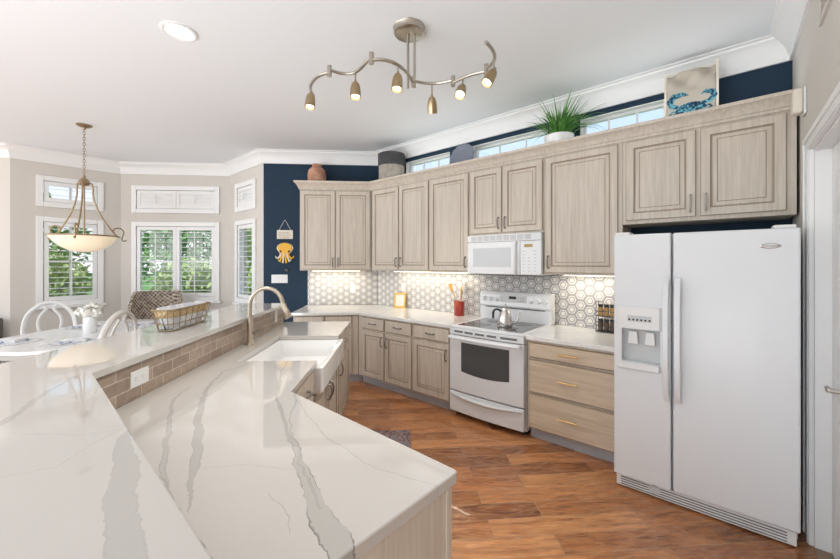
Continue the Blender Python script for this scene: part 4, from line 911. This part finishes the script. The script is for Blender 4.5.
bp = [(.001, 1.672), (.08, 1.675), (.18, 1.695), (.28, 1.74), (.36, 1.80), (.41, 1.858), (.42, 1.868), (.41, 1.872), (.355, 1.815), (.27, 1.755), (.17, 1.71), (.001, 1.69)]
MB().lathe([(a_ * PS, z_) for a_, z_ in bp], seg=48).build('bowl', ALAB, pd_, M=MP)
MB().tube([(.424 * PS * math.cos(2 * math.pi * i / 48), .424 * PS * math.sin(2 * math.pi * i / 48), 1.868) for i in range(48)], .009, 8, closed=True).build('rim', BRONZE, pd_, M=MP)
for ang in (62, 182, 302):
    a = R(ang) + TH; c_, s_ = math.cos(a), math.sin(a); pr = smooth_path([(.055, 2.51), (.075, 2.50), (.085, 2.43), (.11, 2.30), (.18, 2.15), (.28, 2.02), (.36, 1.93), (.41, 1.885)], 3); pr = [Vector((.055 + (p.x - .055) * (PS if p.x > .09 else 1) if p.x > .09 else p.x, p.y)) for p in pr]
    b = MB(); b.tube([(c_ * p.x, s_ * p.x, p.y) for p in pr], .009, 8)
    sc_ = smooth_path([(.36, 1.945), (.37, 1.975), (.40, 1.99), (.435, 1.98), (.455, 1.945), (.452, 1.90), (.44, 1.865), (.445, 1.835), (.465, 1.825), (.48, 1.84)], 3)
    sc_ = [Vector((.285 + (p.x - .36) * 1.15, p.y)) for p in sc_]; b.tube([(c_ * p.x, s_ * p.x, p.y) for p in sc_], .008, 8); b.build('arm', BRONZE, pd_, M=MP)
# under-cabinet strips
def strip_light(M, x0, x1, y, z, label, power):
    t = thing('cabinet_strip_light', M @ tr((x0 + x1) / 2, y, z), label, 'light')
    MB().box(x0, x1, y - .02, y + .02, z - .014, z).build('housing', WHITE2, t, M=M); MB().box(x0 + .01, x1 - .01, y - .016, y + .016, z - .0165, z - .0138).build('diffuser', LAMPON, t, M=M)
    l = bpy.data.lights.new('strip_glow', 'AREA'); l.shape = 'RECTANGLE'; l.size = x1 - x0; l.size_y = .03; l.energy = power; l.color = (1, .90, .74)
    o = bpy.data.objects.new('strip_glow', l); COL.objects.link(o); o.matrix_basis = M @ tr((x0 + x1) / 2, y, z - .02)
strip_light(MD, -1.15, -.45, 5.33, UB, 'slim lit strip light under the diagonal wall cabinet', 2.4)
strip_light(I4, -3.55, -2.30, 3.60, UB, 'slim lit strip light under the cabinets left of the microwave', 2.6)
strip_light(I4, -1.22, -.75, 3.60, UB, 'slim lit strip light under the tall cabinet right of the microwave', 1.5)

def cove(x0, x1, label, power):  # added uplight strips, hidden behind the cabinet crown, to lift the ceiling
    t = thing('ceiling_fill_strip', tr((x0 + x1) / 2, 3.45, UT), label, 'light')
    MB().box(x0, x1, 3.425, 3.475, UT, UT + .012).build('housing', WHITE2, t, M=I4); MB().box(x0 + .01, x1 - .01, 3.432, 3.468, UT + .0115, UT + .015).build('diffuser', FILLON, t, M=I4)
    l = bpy.data.lights.new('ceiling_fill_glow', 'AREA'); l.shape = 'RECTANGLE'; l.size = x1 - x0; l.size_y = .05; l.energy = power; l.color = (.93, .97, 1)
    o = bpy.data.objects.new('ceiling_fill_glow', l); COL.objects.link(o); o.location = ((x0 + x1) / 2, 3.45, UT + .03); o.rotation_euler = Vector((0, -.75, 1)).to_track_quat('-Z', 'Y').to_euler()
cove(-3.3, -1.95, 'added ceiling-fill strip hidden on the cabinet tops left of the green plant', 1.3)
cove(-1.0, .25, 'added ceiling-fill strip hidden on the cabinet tops right of the green plant', 1.3)

# ------------------------------------------------------------------ dining corner
def at(X, Z, z=0, deg=0): x, y = cw(X, Z); return tr(x, y, z) @ rot(40.5 + deg)
tag(MB().box(-1.15, 1.4, -1.6, 1.2, .001, .012).build('dining_rug', GREYRUG, M=at(-4.2, 4.2)), 'dark grey area rug under the white dining table', 'rug')
Mt = at(-3.85, 4.15, 0, -2)
dt = thing('dining_table', Mt, 'white rounded dining table behind the raised bar', 'table')
MB().prism([p[:2] for p in rr(-.56, .56, -.94, .92, .28, 0, 8)], .715, .75).build('tabletop', TABLEW, dt, bevel=.008, seg=3)
MB().prism([p[:2] for p in rr(-.44, .44, -.78, .78, .22, 0, 8)], .63, .715).build('apron', CHAIRG, dt)
MB().lathe([(.001, .0), (.34, .0), (.34, .03), (.15, .07), (.09, .14), (.07, .35), (.11, .55), (.16, .63), (.001, .63)]).build('pedestal', TABLEW, dt, M=Mt @ tr(0, 0, .012))
def chair(M, m, label):
    t = thing('dining_chair', M, label, 'chair')
    MB().prism([p[:2] for p in rr(-.24, .24, -.22, .24, .08, 0, 5)], .44, .475).build('seat', m, t, bevel=.01)
    for x, y in ((-.2, -.18), (.2, -.18)): MB().tube([(x, y, .44), (x * 1.05, y * 1.05, .013)], [.022, .016]).build('leg', m, t)
    for s_ in (-1, 1): MB().tube([(s_ * .22, .20, .46), (s_ * .21, .25, .013)], [.022, .016]).build('leg', m, t)
    yb = lambda z: .21 + (z - .46) * .16
    out = smooth_path([(-.20, .46), (-.225, .62), (-.228, .76), (-.195, .90), (-.11, 1.0), (0, 1.04), (.11, 1.0), (.195, .90), (.228, .76), (.225, .62), (.20, .46)], 4)
    MB().tube([(p.x, yb(p.y), p.y) for p in out], .027, 10, flat=.62).build('back_frame', m, t)
    for s_ in (-1, 1):
        P = smooth_path([(s_ * .06, 1.01), (s_ * .035, .96), (s_ * .085, .88), (s_ * .105, .78), (s_ * .08, .66), (s_ * .04, .56), (s_ * .05, .46)], 4)
        MB().tube([(p.x, yb(p.y), p.y) for p in P], .021, 10, flat=.6).build('back_loop', m, t)
chair(at(-4.48, 4.35, 0, 44), CHAIRW, 'white oval-back dining chair at the far side of the table')
chair(at(-3.36, 3.70, 0, -88), CHAIRG, 'grey-white oval-back dining chair between the table and the bar')
Mk = at(-4.06, 5.50, 0, 22)
wc = thing('wicker_armchair', Mk, 'brown woven wicker armchair in front of the middle bay window', 'chair')
b = MB(); rs = []
for i in range(21):
    a = R(-20 + 220 * i / 20); c_, s_ = math.cos(a), math.sin(a); zt_ = .68 + .42 * max(0, min(1, (s_ + .1) * 1.6)); rx_, ry_ = .33, .27
    fl = 1 + .16 * max(0, s_)
    rs.append([(rx_ * c_, ry_ * s_, .25), (rx_ * 1.02 * c_, ry_ * 1.02 * s_, .45), (rx_ * 1.05 * fl * c_, ry_ * 1.1 * s_ + .02, zt_), (rx_ * .93 * fl * c_, ry_ * .98 * s_ + .02, zt_), (rx_ * .9 * c_, ry_ * .88 * s_, .45), (rx_ * .9 * c_, ry_ * .88 * s_, .25)])
b.rings(rs, cap0=True); b.build('woven_back', WICK, wc)
MB().prism([(p[0], p[1]) for p in rr(-.32, .32, -.30, .24, .06, 0)], .25, .40).build('seat', WICK, wc, bevel=.01)
MB().prism([(p[0], p[1]) for p in rr(-.27, .27, -.28, .19, .06, 0)], .40, .48).build('cushion', LINEN, wc, bevel=.025, seg=3)
for x, y in ((-.27, -.25), (.27, -.25), (-.27, .2), (.27, .2)): MB().tube([(x, y, .26), (x, y, .013)], .022).build('leg', BARK, wc)
Ma = at(-6.02, 4.83, 0, 20)
ac = thing('upholstered_chair', Ma, 'dark grey upholstered chair back at the far left edge', 'chair')
MB().box(-.42, .30, -.08, .06, .30, .79).build('backrest', UPH, ac, bevel=.03, seg=3); MB().box(-.42, .30, -.6, -.08, .20, .45).build('seat', UPH, ac, bevel=.03, seg=3)
for x, y in ((-.38, -.55), (.26, -.55), (-.38, .02), (.26, .02)): MB().tube([(x, y, .31), (x, y, 0.0)], .02).build('leg', BARK, ac)
# place settings
for i, (X, Z, dg, lb) in enumerate(((-3.47, 3.62, 20, 'blue and white placemat nearest the bar on the dining table'), (-4.10, 3.62, -10, 'blue and white placemat at the left front of the dining table'), (-4.14, 4.45, 4, 'blue and white placemat in front of the white far chair'), (-3.55, 4.62, 0, 'blue and white placemat at the far end of the table, behind the flower vase'))):
    pm = thing('placemat', at(X, Z, .751, dg), lb, 'placemat', 'woven placemats on the dining table')
    MB().prism([p[:2] for p in rr(-.20, .20, -.15, .15, .10, 0, 6)], 0, .004).build('mat', MATW, pm)
    b = MB()
    for k in range(46):
        a = 2 * math.pi * k / 46; c_, s_ = math.cos(a), math.sin(a); e_ = 1.0 / max(abs(c_) / .20, abs(s_) / .15) * .95
        b.tube([(c_ * e_, s_ * e_, .002), (c_ * (e_ + .035), s_ * (e_ + .035), .003 + random.uniform(0, .004))], .003, 4)
    b.tube(rr(-.197, .197, -.147, .147, .10, .003, 6), .0035, 4, closed=True); b.build('fringe', PAPER, pm)
    nk = thing('folded_napkin', at(X, Z, .755, dg + 12), 'folded blue and white napkin on the ' + lb.replace('blue and white ', '').replace(', behind the flower vase', '').replace(' on the dining table', ''), 'napkin', 'folded napkins on the placemats')
    MB().prism([p[:2] for p in rr(-.10, .10, -.07, .07, .01, 0, 3)], .0, .016).build('lower_fold', MATW, nk, bevel=.004); MB().prism([p[:2] for p in rr(-.09, .09, -.062, .066, .01, 0, 3)], .016, .028).build('upper_fold', LINEN, nk, bevel=.004)
Mv = at(-3.78, 4.12, .75)
vz = thing('flower_vase', Mv, 'white vase with a bunch of white flowers on the dining table', 'vase')
MB().lathe([(.001, 0), (.056, 0), (.06, .008), (.06, .185), (.055, .187), (.053, .02), (.001, .02)]).build('vase', PORC, vz)
for k, (x, y, z, r) in enumerate(((-.09, -.04, .23, .085), (.02, -.08, .235, .095), (.11, 0, .225, .085), (-.03, .06, .27, .09), (.06, .05, .265, .085))):
    x, y, r = x * .72, y * .72, r * .74; b = MB()
    for i in range(70):
        d = Vector((random.gauss(0, 1), random.gauss(0, 1), random.gauss(0, 1))).normalized(); q_ = Vector((x, y, z)) + d * r * random.uniform(.7, 1); e_ = d.orthogonal().normalized(); f_ = d.cross(e_); s_ = .022
        b.face([b.bm.verts.new(q_ - e_ * s_), b.bm.verts.new(q_ - f_ * s_ + d * .008), b.bm.verts.new(q_ + e_ * s_), b.bm.verts.new(q_ + f_ * s_ + d * .008)])
    b.ball((x, y, z), r * .75); b.build('bloom', PETAL, vz, smooth=False)
# wire bread basket on the bar
Mw = MS @ tr(2.51, 1.468, 1.121)
wb = thing('wire_basket', Mw, 'long wire basket with seagrass band and cloth lining on the raised bar', 'basket')
bx, by, tx_, ty_ = .20, .045, .235, .068
b = MB()
for z, f in ((.004, 0), (.045, .3)): 
    b.tube(rr(-(bx + (tx_ - bx) * f), bx + (tx_ - bx) * f, -(by + (ty_ - by) * f), by + (ty_ - by) * f, .03, z), .0035, 6, closed=True)
b.tube(rr(-tx_, tx_, -ty_, ty_, .04, .135), .005, 6, closed=True)
for i in range(7):
    t_ = -1 + 2 * i / 6
    for s_ in (-1, 1): b.tube([(t_ * (bx - .02), s_ * by, .004), (t_ * (tx_ - .02), s_ * ty_, .135)], .0025, 5)
for s_ in (-1, 1):
    for t_ in (-.6, .6): b.tube([(s_ * bx, t_ * by, .004), (s_ * tx_, t_ * ty_, .135)], .0025, 5)
b.build('wire_frame', BRONZE, wb)
def loopband(z0, z1, f0_, f1_, o_): 
    g = lambda f, z: rr(-(bx + (tx_ - bx) * f) - o_, bx + (tx_ - bx) * f + o_, -(by + (ty_ - by) * f) - o_, by + (ty_ - by) * f + o_, .035, z)
    return g(f0_, z0), g(f1_, z1)
q0_, q1_ = loopband(.085, .128, .65, .97, -.006); b = MB(); b.rings([q0_, q1_], cap1=False); o = b.build('seagrass_band', SEAG, wb); so = o.modifiers.new('t', 'SOLIDIFY'); so.thickness = .006
c0, c1 = loopband(.012, .130, .05, .98, -.016); b = MB(); b.rings([c0, c1, [(x * .99, y * .98, z + .012 + .006 * math.sin(i * 1.7)) for i, (x, y, z) in enumerate(c1)], [(x * .93, y * .86, .09 + .012 * math.sin(i * 2.1)) for i, (x, y, z) in enumerate(c1)]], cap0=True, cap1=True); b.build('cloth_lining', LINEN, wb)
# rug in front of the sink
Mr = at(-.34, 2.74, 0, 3)
tag(MB().box(-.27, .28, -.60, .56, .0, .009).build('kitchen_rug', RUG, M=Mr @ tr(0, 0, .001)), 'dark patterned rug on the wood floor in front of the sink', 'rug')
